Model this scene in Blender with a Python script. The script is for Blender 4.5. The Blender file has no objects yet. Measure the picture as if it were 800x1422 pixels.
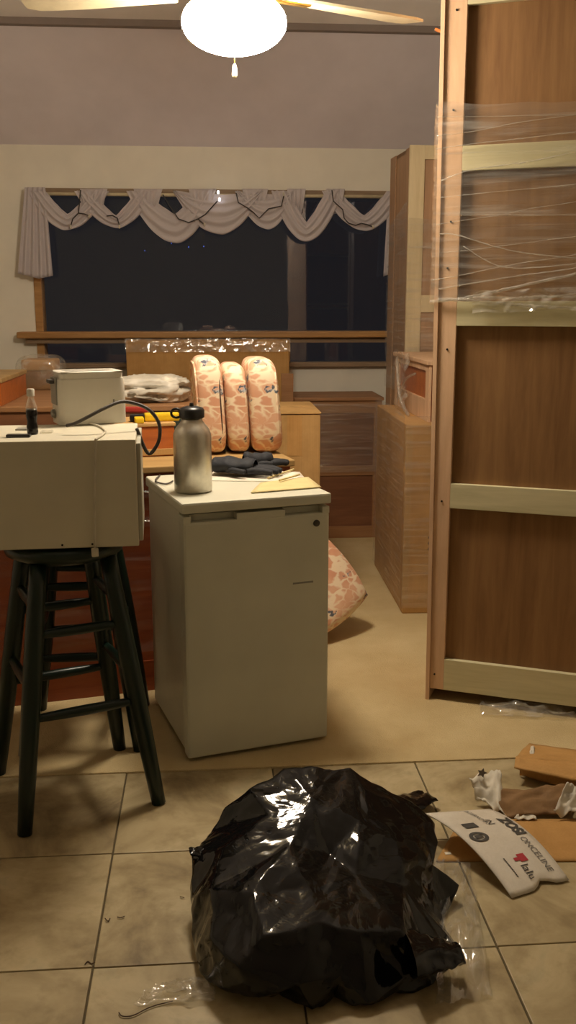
import bpy, bmesh, math, random
from mathutils import Vector, Matrix, noise

# ------------------------------------------------------------------ camera, world, exposure
scene = bpy.context.scene
COL = scene.collection
F_PX, HOR, VPX, CAM_Z = 1350.0, 420.0, 290.0, 1.443
PITCH = math.atan((711 - HOR) / F_PX)
YAW = math.atan((400 - VPX) / F_PX * math.cos(PITCH))
cam_d = bpy.data.cameras.new('camera')
cam_d.sensor_fit = 'VERTICAL'
cam_d.sensor_height = 36.0
cam_d.lens = 36.0 * F_PX / 1422.0
cam_d.clip_start = 0.02
cam = bpy.data.objects.new('camera', cam_d)
cam.location = (0, 0, CAM_Z)
cam.rotation_euler = (math.pi / 2 - PITCH, 0, -YAW)
COL.objects.link(cam)
scene.camera = cam

world = bpy.data.worlds.new('night')
scene.world = world
world.use_nodes = True
world.node_tree.nodes['Background'].inputs[0].default_value = (0.10, 0.10, 0.12, 1)
world.node_tree.nodes['Background'].inputs[1].default_value = 0.10

vs = scene.view_settings
vs.view_transform = 'Standard'
vs.look = 'None'
vs.gamma = 1
vs.use_curve_mapping = False
vs.exposure = 0.0
LAMP_STRENGTH = 118.0
LAMP_COLOR = (1.0, 0.86, 0.68)

# ------------------------------------------------------------------ calibrated rays (photo pixel -> place)
FW = Vector((math.sin(YAW) * math.cos(PITCH), math.cos(YAW) * math.cos(PITCH), -math.sin(PITCH)))
RT = Vector((math.cos(YAW), -math.sin(YAW), 0))
UP = RT.cross(FW)
C0 = Vector((0, 0, CAM_Z))
def ray(x, y): return FW + RT * ((x - 400) / F_PX) + UP * ((711 - y) / F_PX)
def onz(x, y, z=0.0):
    d = ray(x, y); return C0 + d * ((z - CAM_Z) / d.z)
def ony(x, y, Y):
    d = ray(x, y); return C0 + d * (Y / d.y)

# ------------------------------------------------------------------ materials
def lin(c):
    if isinstance(c, str):
        c = [int(c[i:i + 2], 16) / 255 for i in (0, 2, 4)]
    return tuple(((v / 12.92) if v <= .04045 else ((v + .055) / 1.055) ** 2.4) for v in c) + (1,)
class NT:
    def __init__(s, name):
        s.m = bpy.data.materials.new(name); s.m.use_nodes = True
        s.t = s.m.node_tree; s.b = s.t.nodes['Principled BSDF']; s.out = s.t.nodes['Material Output']
    def n(s, kind, **kw):
        nd = s.t.nodes.new(kind)
        for k, v in kw.items():
            if k in nd.inputs: nd.inputs[k].default_value = v
            else: setattr(nd, k, v)
        return nd
    def l(s, a, b): s.t.links.new(a, b)
    def coord(s, scale=(1, 1, 1), kind='Object'):
        tc = s.n('ShaderNodeTexCoord'); mp = s.n('ShaderNodeMapping')
        mp.inputs['Scale'].default_value = scale
        s.l(tc.outputs[kind], mp.inputs['Vector']); return mp.outputs['Vector']
    def noise(s, vec, scale, detail=4, rough=.55, dist=0.0):
        nd = s.n('ShaderNodeTexNoise'); nd.inputs['Scale'].default_value = scale
        nd.inputs['Detail'].default_value = detail; nd.inputs['Roughness'].default_value = rough
        nd.inputs['Distortion'].default_value = dist
        s.l(vec, nd.inputs['Vector']); return nd.outputs['Fac']
    def ramp(s, fac, stops):
        r = s.n('ShaderNodeValToRGB'); e = r.color_ramp.elements
        while len(e) < len(stops): e.new(.5)
        for q, (p, c) in zip(e, stops):
            q.position = p; q.color = c if len(c) == 4 else tuple(c) + (1,)
        s.l(fac, r.inputs['Fac']); return r.outputs['Color']
    def bump(s, h, strength, dist=.01):
        b = s.n('ShaderNodeBump'); b.inputs['Strength'].default_value = strength
        b.inputs['Distance'].default_value = dist
        s.l(h, b.inputs['Height']); s.l(b.outputs['Normal'], s.b.inputs['Normal']); return b
    def mix(s, fac, a, b):
        m = s.n('ShaderNodeMix', data_type='RGBA')
        if hasattr(fac, 'is_linked'): s.l(fac, m.inputs[0])
        else: m.inputs[0].default_value = fac
        for v, i in ((a, 6), (b, 7)):
            if hasattr(v, 'is_linked'): s.l(v, m.inputs[i])
            else: m.inputs[i].default_value = v
        return m.outputs[2]

def plain(name, col, rough=.5, metal=0, spec=.5, var=.06, scale=20, bump=0.0):
    k = NT(name); c = lin(col); v = k.coord()
    nz = k.noise(v, scale, 3)
    lo = tuple(x * (1 - var * 2) for x in c[:3]) + (1,); hi = tuple(min(1, x * (1 + var)) for x in c[:3]) + (1,)
    k.l(k.ramp(nz, [(.3, lo), (.7, hi)]), k.b.inputs['Base Color'])
    k.b.inputs['Roughness'].default_value = rough; k.b.inputs['Metallic'].default_value = metal
    k.b.inputs['Specular IOR Level'].default_value = spec
    if bump: k.bump(nz, bump, .004)
    return k.m
def wood(name, c1, c2, axis='z', rough=.5, fine=60, spec=.4, coat=0):
    k = NT(name)
    sc = {'x': (1.2, 14, 14), 'y': (14, 1.2, 14), 'z': (14, 14, 1.2)}[axis]
    v = k.coord(sc)
    a = k.noise(v, 1.6, 5, .6, .6); b = k.noise(v, fine / 8, 3, .7)
    ad = k.n('ShaderNodeMath', operation='MULTIPLY_ADD'); k.l(b, ad.inputs[0]); ad.inputs[1].default_value = .35; k.l(a, ad.inputs[2])
    k.l(k.ramp(ad.outputs[0], [(.42, lin(c1)), (.85, lin(c2))]), k.b.inputs['Base Color'])
    k.b.inputs['Roughness'].default_value = rough; k.b.inputs['Specular IOR Level'].default_value = spec
    k.b.inputs['Coat Weight'].default_value = coat
    k.bump(b, .08, .002)
    return k.m
def cardboard(name, c1, c2, rough=.75):
    k = NT(name); v = k.coord((1, 1, 1))
    a = k.noise(v, 5, 5, .65); st = k.noise(k.coord((90, 90, 2)), 2, 2)
    ad = k.n('ShaderNodeMath', operation='MULTIPLY_ADD'); k.l(st, ad.inputs[0]); ad.inputs[1].default_value = .25; k.l(a, ad.inputs[2])
    k.l(k.ramp(ad.outputs[0], [(.4, lin(c1)), (.8, lin(c2))]), k.b.inputs['Base Color'])
    k.b.inputs['Roughness'].default_value = rough; k.b.inputs['Specular IOR Level'].default_value = .3
    k.bump(a, .25, .004)
    return k.m
def film(name, base=.08, streak=.30, axis=(2, 2, 40), rough=.16, tint=(.97, .96, .93)):
    k = NT(name); k.t.nodes.remove(k.b)
    v = k.coord(axis)
    nz = k.noise(v, 1.3, 4, .6, .5)
    bm_ = k.n('ShaderNodeBump'); bm_.inputs['Strength'].default_value = .6; bm_.inputs['Distance'].default_value = .006
    k.l(nz, bm_.inputs['Height'])
    gl = k.n('ShaderNodeBsdfGlossy'); gl.inputs['Roughness'].default_value = rough
    gl.inputs['Color'].default_value = (1, 1, 1, 1); k.l(bm_.outputs['Normal'], gl.inputs['Normal'])
    df = k.n('ShaderNodeBsdfDiffuse'); df.inputs['Color'].default_value = (.78, .76, .70, 1)
    tr = k.n('ShaderNodeBsdfTransparent'); tr.inputs['Color'].default_value = tint + (1,)
    m1 = k.n('ShaderNodeMixShader'); m1.inputs[0].default_value = .45
    k.l(gl.outputs[0], m1.inputs[1]); k.l(df.outputs[0], m1.inputs[2])
    m2 = k.n('ShaderNodeMixShader')
    mr = k.n('ShaderNodeMapRange'); mr.inputs[1].default_value = .48; mr.inputs[2].default_value = .78
    mr.inputs[3].default_value = base; mr.inputs[4].default_value = base + streak
    k.l(nz, mr.inputs[0]); k.l(mr.outputs[0], m2.inputs[0])
    k.l(tr.outputs[0], m2.inputs[1]); k.l(m1.outputs[0], m2.inputs[2])
    k.l(m2.outputs[0], k.out.inputs['Surface'])
    return k.m

def m_tile():
    k = NT('slate_tile')
    oi = k.n('ShaderNodeObjectInfo')
    ad = k.n('ShaderNodeVectorMath', operation='MULTIPLY_ADD')
    tc = k.n('ShaderNodeTexCoord'); k.l(oi.outputs['Random'], ad.inputs[0]); ad.inputs[1].default_value = (37, 19, 53)
    k.l(tc.outputs['Object'], ad.inputs[2])
    v = ad.outputs[0]
    a = k.noise(v, 3.2, 6, .62, .8); b = k.noise(v, 13, 5, .6)
    base = k.ramp(a, [(.28, lin('73634a')), (.45, lin('a3926e')), (.6, lin('bbab86')), (.78, lin('959077'))])
    spots = k.ramp(b, [(.3, (.55, .5, .42, 1)), (.5, (1, 1, 1, 1))])
    mx = k.n('ShaderNodeMix', data_type='RGBA', blend_type='MULTIPLY'); mx.inputs[0].default_value = .5
    k.l(base, mx.inputs[6]); k.l(spots, mx.inputs[7])
    k.l(mx.outputs[2], k.b.inputs['Base Color'])
    k.b.inputs['Roughness'].default_value = .42; k.b.inputs['Specular IOR Level'].default_value = .35
    k.bump(b, .12, .004)
    return k.m
def m_cushion():
    k = NT('peach_floral_fabric'); v = k.coord()
    tone = k.noise(v, 7, 2, .5)
    base = k.ramp(tone, [(.35, lin('d29a7a')), (.65, lin('e2b897'))])
    v2 = k.coord((1.0, .8, 1.6))
    vo = k.n('ShaderNodeTexVoronoi', feature='DISTANCE_TO_EDGE'); vo.inputs['Scale'].default_value = 17
    wob = k.n('ShaderNodeVectorMath', operation='MULTIPLY_ADD')
    nc = k.n('ShaderNodeTexNoise'); nc.inputs['Scale'].default_value = 12; nc.inputs['Detail'].default_value = 2
    k.l(v2, nc.inputs['Vector']); k.l(nc.outputs['Color'], wob.inputs[0]); wob.inputs[1].default_value = (.09, .09, .09); k.l(v2, wob.inputs[2])
    k.l(wob.outputs[0], vo.inputs['Vector'])
    pick = k.noise(v, 11, 1, .5)
    ad = k.n('ShaderNodeMath', operation='MULTIPLY_ADD'); k.l(pick, ad.inputs[0]); ad.inputs[1].default_value = -.75; k.l(vo.outputs['Distance'], ad.inputs[2])
    leaf = k.ramp(ad.outputs[0], [(0.0, (1, 1, 1, 1)), (1.0, (1, 1, 1, 1))])
    mr = k.n('ShaderNodeMapRange'); mr.inputs[1].default_value = -.35; mr.inputs[2].default_value = -.22; k.l(ad.outputs[0], mr.inputs[0])
    mr.inputs[3].default_value = .85; mr.inputs[4].default_value = 0
    c1 = k.mix(mr.outputs[0], base, lin('efdfc0'))
    vf = k.n('ShaderNodeTexVoronoi'); vf.inputs['Scale'].default_value = 8.0; k.l(wob.outputs[0], vf.inputs['Vector'])
    d2 = k.noise(v, 60, 2)
    a2 = k.n('ShaderNodeMath', operation='MULTIPLY_ADD'); k.l(d2, a2.inputs[0]); a2.inputs[1].default_value = .5; k.l(vf.outputs['Distance'], a2.inputs[2])
    fl = k.ramp(a2.outputs[0], [(.37, (1, 1, 1, 1)), (.42, (0, 0, 0, 1))])
    fc_ = k.ramp(d2, [(.42, lin('5c5f68')), (.55, lin('b9bcc0'))])
    k.l(k.mix(fl, c1, fc_), k.b.inputs['Base Color'])
    k.b.inputs['Roughness'].default_value = .7; k.b.inputs['Specular IOR Level'].default_value = .25
    k.bump(k.noise(v, 250, 2), .25, .002)
    return k.m
def m_carpet():
    k = NT('beige_carpet'); v = k.coord()
    a = k.noise(v, 2.2, 5, .6); b = k.noise(v, 260, 2)
    k.l(k.ramp(a, [(.3, lin('b9a276')), (.7, lin('d2be92'))]), k.b.inputs['Base Color'])
    k.b.inputs['Roughness'].default_value = .95; k.b.inputs['Specular IOR Level'].default_value = .1
    k.bump(b, .6, .006); return k.m
def m_bag():
    k = NT('black_plastic'); v = k.coord()
    k.b.inputs['Base Color'].default_value = (.0045, .0045, .005, 1)
    k.b.inputs['Roughness'].default_value = .085; k.b.inputs['Specular IOR Level'].default_value = .36
    a = k.noise(v, 7, 4, .5, 1.2)
    k.bump(a, .25, .02); return k.m
def m_emit(name, col, s):
    k = NT(name); k.b.inputs['Base Color'].default_value = tuple(col) + (1,)
    k.b.inputs['Emission Color'].default_value = tuple(col) + (1,); k.b.inputs['Emission Strength'].default_value = s
    return k.m
def m_pane():
    k = NT('window_glass'); k.t.nodes.remove(k.b)
    gl = k.n('ShaderNodeBsdfGlossy'); gl.inputs['Roughness'].default_value = .02; gl.inputs['Color'].default_value = (.85, .9, 1, 1)
    tr = k.n('ShaderNodeBsdfTransparent'); fr = k.n('ShaderNodeFresnel'); fr.inputs['IOR'].default_value = 1.5
    m = k.n('ShaderNodeMixShader'); k.l(fr.outputs[0], m.inputs[0]); k.l(tr.outputs[0], m.inputs[1]); k.l(gl.outputs[0], m.inputs[2])
    k.l(m.outputs[0], k.out.inputs['Surface']); return k.m
def m_sheer():
    k = NT('white_sheer_fabric'); k.t.nodes.remove(k.b)
    df = k.n('ShaderNodeBsdfDiffuse'); df.inputs['Color'].default_value = lin('e4dcdc')
    tl = k.n('ShaderNodeBsdfTranslucent'); tl.inputs['Color'].default_value = lin('e4dcdc')
    tr = k.n('ShaderNodeBsdfTransparent')
    a = k.n('ShaderNodeMixShader'); a.inputs[0].default_value = .3
    k.l(df.outputs[0], a.inputs[1]); k.l(tl.outputs[0], a.inputs[2])
    nz = k.noise(k.coord((60, 60, 60)), 3, 2)
    mr = k.n('ShaderNodeMapRange'); mr.inputs[3].default_value = .88; mr.inputs[4].default_value = 1.0; k.l(nz, mr.inputs[0])
    b = k.n('ShaderNodeMixShader'); k.l(mr.outputs[0], b.inputs[0])
    k.l(tr.outputs[0], b.inputs[1]); k.l(a.outputs[0], b.inputs[2]); k.l(b.outputs[0], k.out.inputs['Surface'])
    return k.m

M = dict(
    wall=plain('cream_wall_paint', 'ece6d6', .85, spec=.2, var=.03, scale=4, bump=.05),
    slope=plain('grey_mauve_ceiling_paint', 'e4dce0', .85, spec=.2, var=.03, scale=4, bump=.05),
    ceil=plain('white_ceiling_paint', 'f4eee9', .9, spec=.2, var=.03, scale=5, bump=.05),
    mould=plain('grey_moulding_paint', '8d8079', .7, var=.03),
    grout=plain('dark_grout', '5d5138', .9, var=.1, scale=40),
    tile=m_tile(), carpet=m_carpet(),
    trimwood=wood('window_trim_wood', '94693a', 'bd9058', 'x', .45),
    headwood=wood('dark_head_casing', '7d664e', '9c8468', 'x', .6),
    pane=m_pane(), sheer=m_sheer(),
    ply=wood('brown_plywood', '74512f', '8f6a42', 'z', .55, 30),
    stile=wood('pinkish_pine', 'c09a78', 'd8b390', 'z', .55),
    rail=wood('pale_poplar', 'b9b18b', 'd0c7a2', 'x', .5),
    hutch=wood('pale_pine_frame', 'cdb98f', 'e2d0aa', 'z', .5),
    hutchside=wood('hutch_side_ply', '957252', 'ae8a68', 'z', .5),
    hutchpanel=wood('hutch_panel_ply', 'a98464', 'bd9776', 'z', .5),
    orange=wood('orange_stained_wood', '9a4d1c', 'b8662c', 'x', .4, coat=.2),
    redwood=wood('red_brown_wood', '7d3519', '98502a', 'x', .4, coat=.2),
    deskedge=wood('desk_top_edge', '9a7a4c', 'b4935f', 'x', .5),
    dresser=wood('dresser_wood', '6b442c', '85593b', 'x', .5),
    dresserrail=wood('dresser_rail_wood', '8e6440', 'a67a52', 'x', .5),
    card=cardboard('brown_cardboard', 'a97e46', 'c5985c'),
    card2=cardboard('pale_cardboard', 'a5804c', 'c49c64'),
    carddark=cardboard('dark_cardboard', '75583a', '8c6c48'),
    cardwhite=cardboard('white_printed_board', 'c9bfae', 'ded6c8', .6),
    paper=plain('white_paper', 'd8d0bf', .8, var=.05), paper2=plain('yellow_manila_paper', 'd2c08a', .8, var=.05),
    film=film('stretch_film', .13, .42, (1.5, 1.5, 34), .2), filmv=film('stretch_film_side', .16, .3, (30, 4, 3)),
    filmh=film('stretch_film_hazy', .17, .42, (3, 3, 42), .18),
    filmthin=film('thin_film', .03, .22, (1.2, 1.2, 16), .12),
    filmclear=film('clear_film_loose', .17, .5, (14, 14, 14), .08), filmrope=film('film_rope', .22, .5, (6, 60, 60), .12),
    cushion=m_cushion(), piping=plain('dark_brown_piping', '4c3426', .8),
    fridge=plain('fridge_white_enamel', 'd2d0bd', .38, var=.03, scale=5),
    gasket=plain('grey_gasket', '5e5a4c', .7), badge=plain('badge_metal', '55514a', .35, metal=.8), foot=plain('black_rubber', '1a1816', .7),
    steel=plain('brushed_steel', 'c9c4b8', .36, metal=.92, var=.05, scale=60),
    black=plain('black_plastic_cap', '141416', .35), glove=plain('black_glove_fabric', '1d1f26', .75, var=.2, bump=.4, scale=60),
    mw=plain('microwave_enamel', 'd6cfb8', .45, var=.03, scale=6), mwback=plain('microwave_back_metal', 'b4b09e', .45),
    screw=plain('dark_screw', '2a2520', .5, metal=.6), toaster=plain('toaster_white_plastic', 'd6d0c2', .35, var=.02), toastgrey=plain('toaster_grey_plastic', '8d8a80', .4),
    cord=plain('dark_grey_rubber', '4a443f', .55), cordw=plain('white_cord_rubber', 'cfc7b2', .5),
    clear=film('clear_bottle_plastic', .25, .2, (8, 8, 8), .08), cola=plain('dark_soda', '0d0a0c', .15), phone=plain('black_phone_glass', '2a2826', .3),
    stool=plain('dark_green_stool_paint', '0a2017', .33, var=.1, scale=12), 
    bag=m_bag(), ink=plain('black_print_ink', '47433e', .7), inkgrey=plain('grey_print_ink', '77716a', .7), inkred=plain('red_print_ink', 'b0333a', .7), inkbrown=plain('brown_print_ink', '4a3524', .7),
    yellow=plain('yellow_tool_plastic', 'e0b91c', .4), red=plain('red_plastic', 'b03a30', .45), green=plain('dark_green_pouch', '27342c', .6),
    plasticbag=plain('white_plastic_bag', 'ddd6c6', .45, bump=.3), bulb=m_emit('lit_led', (.95, .95, 1), 6), bluedot=m_emit('blue_dot', (.1, .2, 1), 1.2),
    wire=plain('dark_string_wire', '2f2a26', .6), fanwhite=plain('fan_cream_paint', 'd9cba8', .5), brass=plain('brass', '8d6c34', .3, metal=.9),
    bowl=m_emit('lit_frosted_bowl', LAMP_COLOR, LAMP_STRENGTH), debris=plain('dark_debris', '4a3521', .8),
)

# ------------------------------------------------------------------ mesh helpers
class MB:
    def __init__(s): s.bm = bmesh.new()
    def box(s, x0, x1, y0, y1, z0, z1, bevel=0.0, seg=2, rot=None):
        t = bmesh.new(); bmesh.ops.create_cube(t, size=1)
        bmesh.ops.scale(t, vec=(abs(x1 - x0), abs(y1 - y0), abs(z1 - z0)), verts=t.verts)
        if bevel: bmesh.ops.bevel(t, geom=t.edges[:], offset=bevel, segments=seg, affect='EDGES', profile=.6)
        mt = Matrix.Translation(((x0 + x1) / 2, (y0 + y1) / 2, (z0 + z1) / 2))
        if rot is not None: mt = mt @ rot
        bmesh.ops.transform(t, matrix=mt, verts=t.verts); return s.add(t)
    def add(s, t):
        me = bpy.data.meshes.new('tmp'); t.to_mesh(me); t.free(); s.bm.from_mesh(me); bpy.data.meshes.remove(me); return s
    def lathe(s, prof, seg=24, c=(0, 0, 0), cap=True, arc=None):
        rings = []
        for r, z in prof:
            rings.append([s.bm.verts.new((c[0] + r * math.cos(2 * math.pi * i / seg), c[1] + r * math.sin(2 * math.pi * i / seg), c[2] + z)) for i in range(seg)])
        for a, b in zip(rings, rings[1:]):
            for i in range(seg): s.bm.faces.new((a[i], a[(i + 1) % seg], b[(i + 1) % seg], b[i]))
        if cap:
            for rg, fl in ((rings[0], True), (rings[-1], False)):
                s.bm.faces.new(rg[::-1] if fl else rg)
        return s
    def tube(s, pts, r, seg=8, cap=True, r2=None):
        pts = [Vector(p) for p in pts]; rings = []; n = len(pts); prev = None
        for i, p in enumerate(pts):
            d = (pts[min(i + 1, n - 1)] - pts[max(i - 1, 0)]).normalized()
            ref = prev if prev is not None else (Vector((0, 0, 1)) if abs(d.z) < .9 else Vector((1, 0, 0)))
            u = (ref - d * ref.dot(d))
            if u.length < 1e-6: u = d.orthogonal()
            u.normalize(); prev = u; w = d.cross(u)
            rr = r if r2 is None else r + (r2 - r) * i / max(1, n - 1)
            if isinstance(r, (list, tuple)): rr = r[i]
            rings.append([s.bm.verts.new(p + (u * math.cos(2 * math.pi * k / seg) + w * math.sin(2 * math.pi * k / seg)) * rr) for k in range(seg)])
        for a, b in zip(rings, rings[1:]):
            for k in range(seg): s.bm.faces.new((a[k], a[(k + 1) % seg], b[(k + 1) % seg], b[k]))
        if cap: s.bm.faces.new(rings[0][::-1]); s.bm.faces.new(rings[-1])
        return s
    def grid(s, fn, nu, nv):
        vv = [[s.bm.verts.new(fn(i / nu, j / nv)) for j in range(nv + 1)] for i in range(nu + 1)]
        for i in range(nu):
            for j in range(nv): s.bm.faces.new((vv[i][j], vv[i + 1][j], vv[i + 1][j + 1], vv[i][j + 1]))
        return s
    def prism(s, poly, z0, z1):
        a = [s.bm.verts.new((x, y, z0)) for x, y in poly]; b = [s.bm.verts.new((x, y, z1)) for x, y in poly]
        n = len(poly); s.bm.faces.new(a[::-1]); s.bm.faces.new(b)
        for i in range(n): s.bm.faces.new((a[i], a[(i + 1) % n], b[(i + 1) % n], b[i]))
        return s
    def build(s, name, mat, parent=None, smooth=False, solid=0.0, loc=None, rot=None):
        bmesh.ops.recalc_face_normals(s.bm, faces=s.bm.faces[:])
        me = bpy.data.meshes.new(name); s.bm.to_mesh(me); s.bm.free()
        me.materials.append(M[mat] if isinstance(mat, str) else mat)
        if smooth:
            for p in me.polygons: p.use_smooth = True
        o = bpy.data.objects.new(name, me); COL.objects.link(o)
        if parent: o.parent = parent
        if loc is not None: o.location = loc
        if rot is not None: o.rotation_euler = rot
        if smooth == 'auto':
            m = o.modifiers.new('edge', 'EDGE_SPLIT'); m.split_angle = math.radians(38)
        if solid:
            m = o.modifiers.new('thick', 'SOLIDIFY'); m.thickness = solid; m.offset = 0
        return o
def tag(o, label, cat, group=None):
    o['label'] = label; o['category'] = cat
    if group: o['group'] = group
    return o
def thing(name, label, cat, loc=(0, 0, 0), rz=0.0, group=None):
    o = bpy.data.objects.new(name, None); o.empty_display_size = .1; COL.objects.link(o)
    o.location = loc; o.rotation_euler = (0, 0, rz); return tag(o, label, cat, group)
def struct(o): o['kind'] = 'structure'; return o
def B(name, mat, parent, *a, bevel=0.0, **k): return MB().box(*a, bevel=bevel).build(name, mat, parent, **k)
def curve_pts(ctrl, n=8):
    c = [Vector(p) for p in ctrl]; out = []
    for i in range(len(c) - 1):
        p0, p1, p2, p3 = c[max(i - 1, 0)], c[i], c[i + 1], c[min(i + 2, len(c) - 1)]
        for k in range(n):
            t = k / n
            out.append(.5 * ((2 * p1) + (p2 - p0) * t + (2 * p0 - 5 * p1 + 4 * p2 - p3) * t * t + (3 * p1 - p0 - 3 * p2 + p3) * t ** 3))
    out.append(c[-1]); return out
def nz(x, y, z=0.0): return noise.noise(Vector((x, y, z)))
def ridge(x, y, z=0.0): return 1 - abs(noise.noise(Vector((x, y, z)))) * 2
def text_mesh(txt, size, fn, bold=0.0):
    cu = bpy.data.curves.new('txt', 'FONT'); cu.body = txt; cu.size = size; cu.offset = bold; cu.resolution_u = 3
    o = bpy.data.objects.new('txt', cu); COL.objects.link(o)
    bpy.context.view_layer.update()
    me = bpy.data.meshes.new_from_object(o.evaluated_get(bpy.context.evaluated_depsgraph_get()))
    bpy.data.objects.remove(o); bpy.data.curves.remove(cu)
    mb = MB(); mb.bm.from_mesh(me); bpy.data.meshes.remove(me)
    for v in mb.bm.verts: v.co = fn(v.co.x, v.co.y)
    return mb

# ================================================================== THE SETTING
XL, XR, YB, YW = -2.6, 2.4, -3.0, 6.4
TILE, TY0 = 0.4572, 2.838
BREAK_Y = 5.75
ZRG = 0
ZW = 2.388
ZC = CAM_Z + (3.093 - CAM_Z) * BREAK_Y / 6.4
ZRG = ZC + (BREAK_Y - 3.2) * .27

floor = struct(B('floor', 'grout', None, XL, XR, YB, TY0 - .001, -.06, -.004))
tile_me = None
ix0 = -0.281
i0, i1, j1 = -2, 4, 6
k = 0
for i in range(-2, 4):
    for j in range(0, 4):
        if tile_me is None:
            o = B('tile', 'tile', floor, -TILE / 2 + .0022, TILE / 2 - .0022, -TILE / 2 + .0022, TILE / 2 - .0022, -.01, 0, bevel=.0025)
            tile_me = o.data
        else:
            o = bpy.data.objects.new('tile', tile_me); COL.objects.link(o); o.parent = floor
        o.location = (ix0 + (i + .5) * TILE, TY0 - .45 * 0 - (j + .5) * TILE, 0.0 + .0008 * ((i * 7 + j * 3) % 3))
mb = MB()
for i in range(-4, 6):
    for j in range(0, 13):
        if -2 <= i < 4 and j < 4: continue
        x0, x1 = ix0 + i * TILE + .002, ix0 + (i + 1) * TILE - .002
        x0, x1 = max(x0, XL), min(x1, XR)
        y1_, y0_ = TY0 - j * TILE - .002, max(YB, TY0 - (j + 1) * TILE + .002)
        if x1 - x0 > .01 and y1_ - y0_ > .01: mb.box(x0, x1, y0_, y1_, -.01, 0)
o = mb.build('tile_field', 'tile', floor); o['kind'] = 'stuff'
fc = struct(B('floor_carpet', 'carpet', None, XL, XR, TY0 - .001, YW + .1, -.06, .006, bevel=.0045))

# window wall with an opening
WX0, WX1, WZ0, WZ1 = -1.085, 1.21, 1.045, 2.105
mb = MB()
mb.box(XL, WX0, YW, YW + .16, -.06, ZW + .02); mb.box(WX1, XR, YW, YW + .16, -.06, ZW + .02)
mb.box(WX0, WX1, YW, YW + .16, -.06, WZ0); mb.box(WX0, WX1, YW, YW + .16, WZ1, ZW + .02)
wall_back = struct(mb.build('wall_back', 'wall'))
struct(B('wall_left', 'wall', None, XL - .12, XL, YB, YW + .16, -.06, ZRG + .05))
struct(B('wall_right', 'wall', None, XR, XR + .12, YB, YW + .16, -.06, ZRG + .05))
struct(B('wall_front', 'wall', None, XL - .12, XR + .12, YB - .12, YB, -.06, ZRG + .05))
RIDGE_Y = 3.2
def roof(name, mat, a):
    mb = MB()
    va = [mb.bm.verts.new((XL - .12, y, z)) for y, z in a]; vb = [mb.bm.verts.new((XR + .12, y, z)) for y, z in a]
    mb.bm.faces.new(va); mb.bm.faces.new(vb[::-1])
    for i in range(len(a)): mb.bm.faces.new((va[i], vb[i], vb[(i + 1) % len(a)], va[(i + 1) % len(a)]))
    return struct(mb.build(name, mat))
roof('ceiling', 'ceil', [(BREAK_Y, ZC), (RIDGE_Y, ZRG), (YB - .12, ZRG), (YB - .12, ZRG + .1), (RIDGE_Y, ZRG + .1), (BREAK_Y, ZC + .1)])
mb = MB()
a = [(BREAK_Y, ZC), (YW + .16, ZW - (ZC - ZW) / (YW - BREAK_Y) * .16), (YW + .16, ZC + .1), (BREAK_Y, ZC + .1)]
va = [mb.bm.verts.new((XL - .12, y, z)) for y, z in a]; vb = [mb.bm.verts.new((XR + .12, y, z)) for y, z in a]
mb.bm.faces.new(va); mb.bm.faces.new(vb[::-1])
for i in range(4): mb.bm.faces.new((va[i], vb[i], vb[(i + 1) % 4], va[(i + 1) % 4]))
struct(mb.build('ceiling_slope', 'slope'))
mb = MB(); mb.box(XL, XR, BREAK_Y - .03, BREAK_Y + .02, ZC - .028, ZC + .01, bevel=.006)
mb.box(XL, XR, BREAK_Y + .01, BREAK_Y + .06, ZC - .02, ZC + .01, bevel=.005)
struct(mb.build('trim_1', 'mould'))
struct(B('baseboard_back', 'trimwood', None, XL, XR, YW - .015, YW, 0, .09, bevel=.004))

# window
win = bpy.data.objects.new('window_1', None); COL.objects.link(win); win.location = (0, YW, WZ0); struct(win)
def W(name, mat, x0, x1, y0, y1, z0, z1, bevel=.004): return B(name, mat, win, x0, x1, y0 - YW, y1 - YW, z0 - WZ0, z1 - WZ0, bevel=bevel)
W('head_casing', 'headwood', WX0 - .01, WX1 + .02, YW - .03, YW + .05, WZ1 - .006, WZ1 + .028)
W('jamb', 'trimwood', WX0 - .012, WX0 + .035, YW - .012, YW + .12, WZ0, WZ1)
W('jamb', 'trimwood', WX1 - .03, WX1 + .03, YW - .012, YW + .12, WZ0, WZ1)
W('sill', 'trimwood', -1.205, WX1 + .1, YW - .10, YW + .06, 1.222, 1.262, .008)
W('apron', 'headwood', -1.16, WX1 + .06, YW - .055, YW + .06, 1.188, 1.224)
W('lower_sill', 'headwood', WX0 - .02, WX1 + .03, YW - .05, YW + .06, 1.033, 1.062)
W('meeting_stile', 'trimwood', .505, .525, YW + .0, YW + .06, 1.06, 1.19)
W('pane', 'pane', WX0 + .02, WX1 - .02, YW + .045, YW + .05, 1.255, WZ1, 0)
W('pane', 'pane', WX0 + .02, WX1 - .02, YW + .045, YW + .05, WZ0 + .01, 1.2, 0)

# ================================================================== CEILING FAN (the lamp)
FY = 3.30
fc_ = ony(325, 18, FY)
fx, fz = fc_.x, fc_.z
fan = thing('ceiling_fan', 'cream ceiling fan with a glowing bowl light and pull chain', 'ceiling fan', (fx, FY, ZRG))
def zz(z): return z - ZRG
R = .165
bz = ony(325, 70, FY - .05).z
prof = [(.001, bz)] + [(R * math.sin(t), bz + .092 * (1 - math.cos(t))) for t in [math.pi * .80 * q / 16 for q in range(1, 17)]]
MB().lathe([(r, zz(z)) for r, z in prof], 32).build('light_bowl', 'bowl', fan, smooth=True)
tz = bz + .166
MB().lathe([(.06, zz(tz)), (.095, zz(tz + .002)), (.095, zz(tz + .02)), (.07, zz(tz + .035)), (.09, zz(tz + .05)), (.095, zz(tz + .09)), (.07, zz(tz + .13)), (.03, zz(tz + .14))], 32).build('motor_housing', 'fanwhite', fan, smooth='auto')
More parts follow.
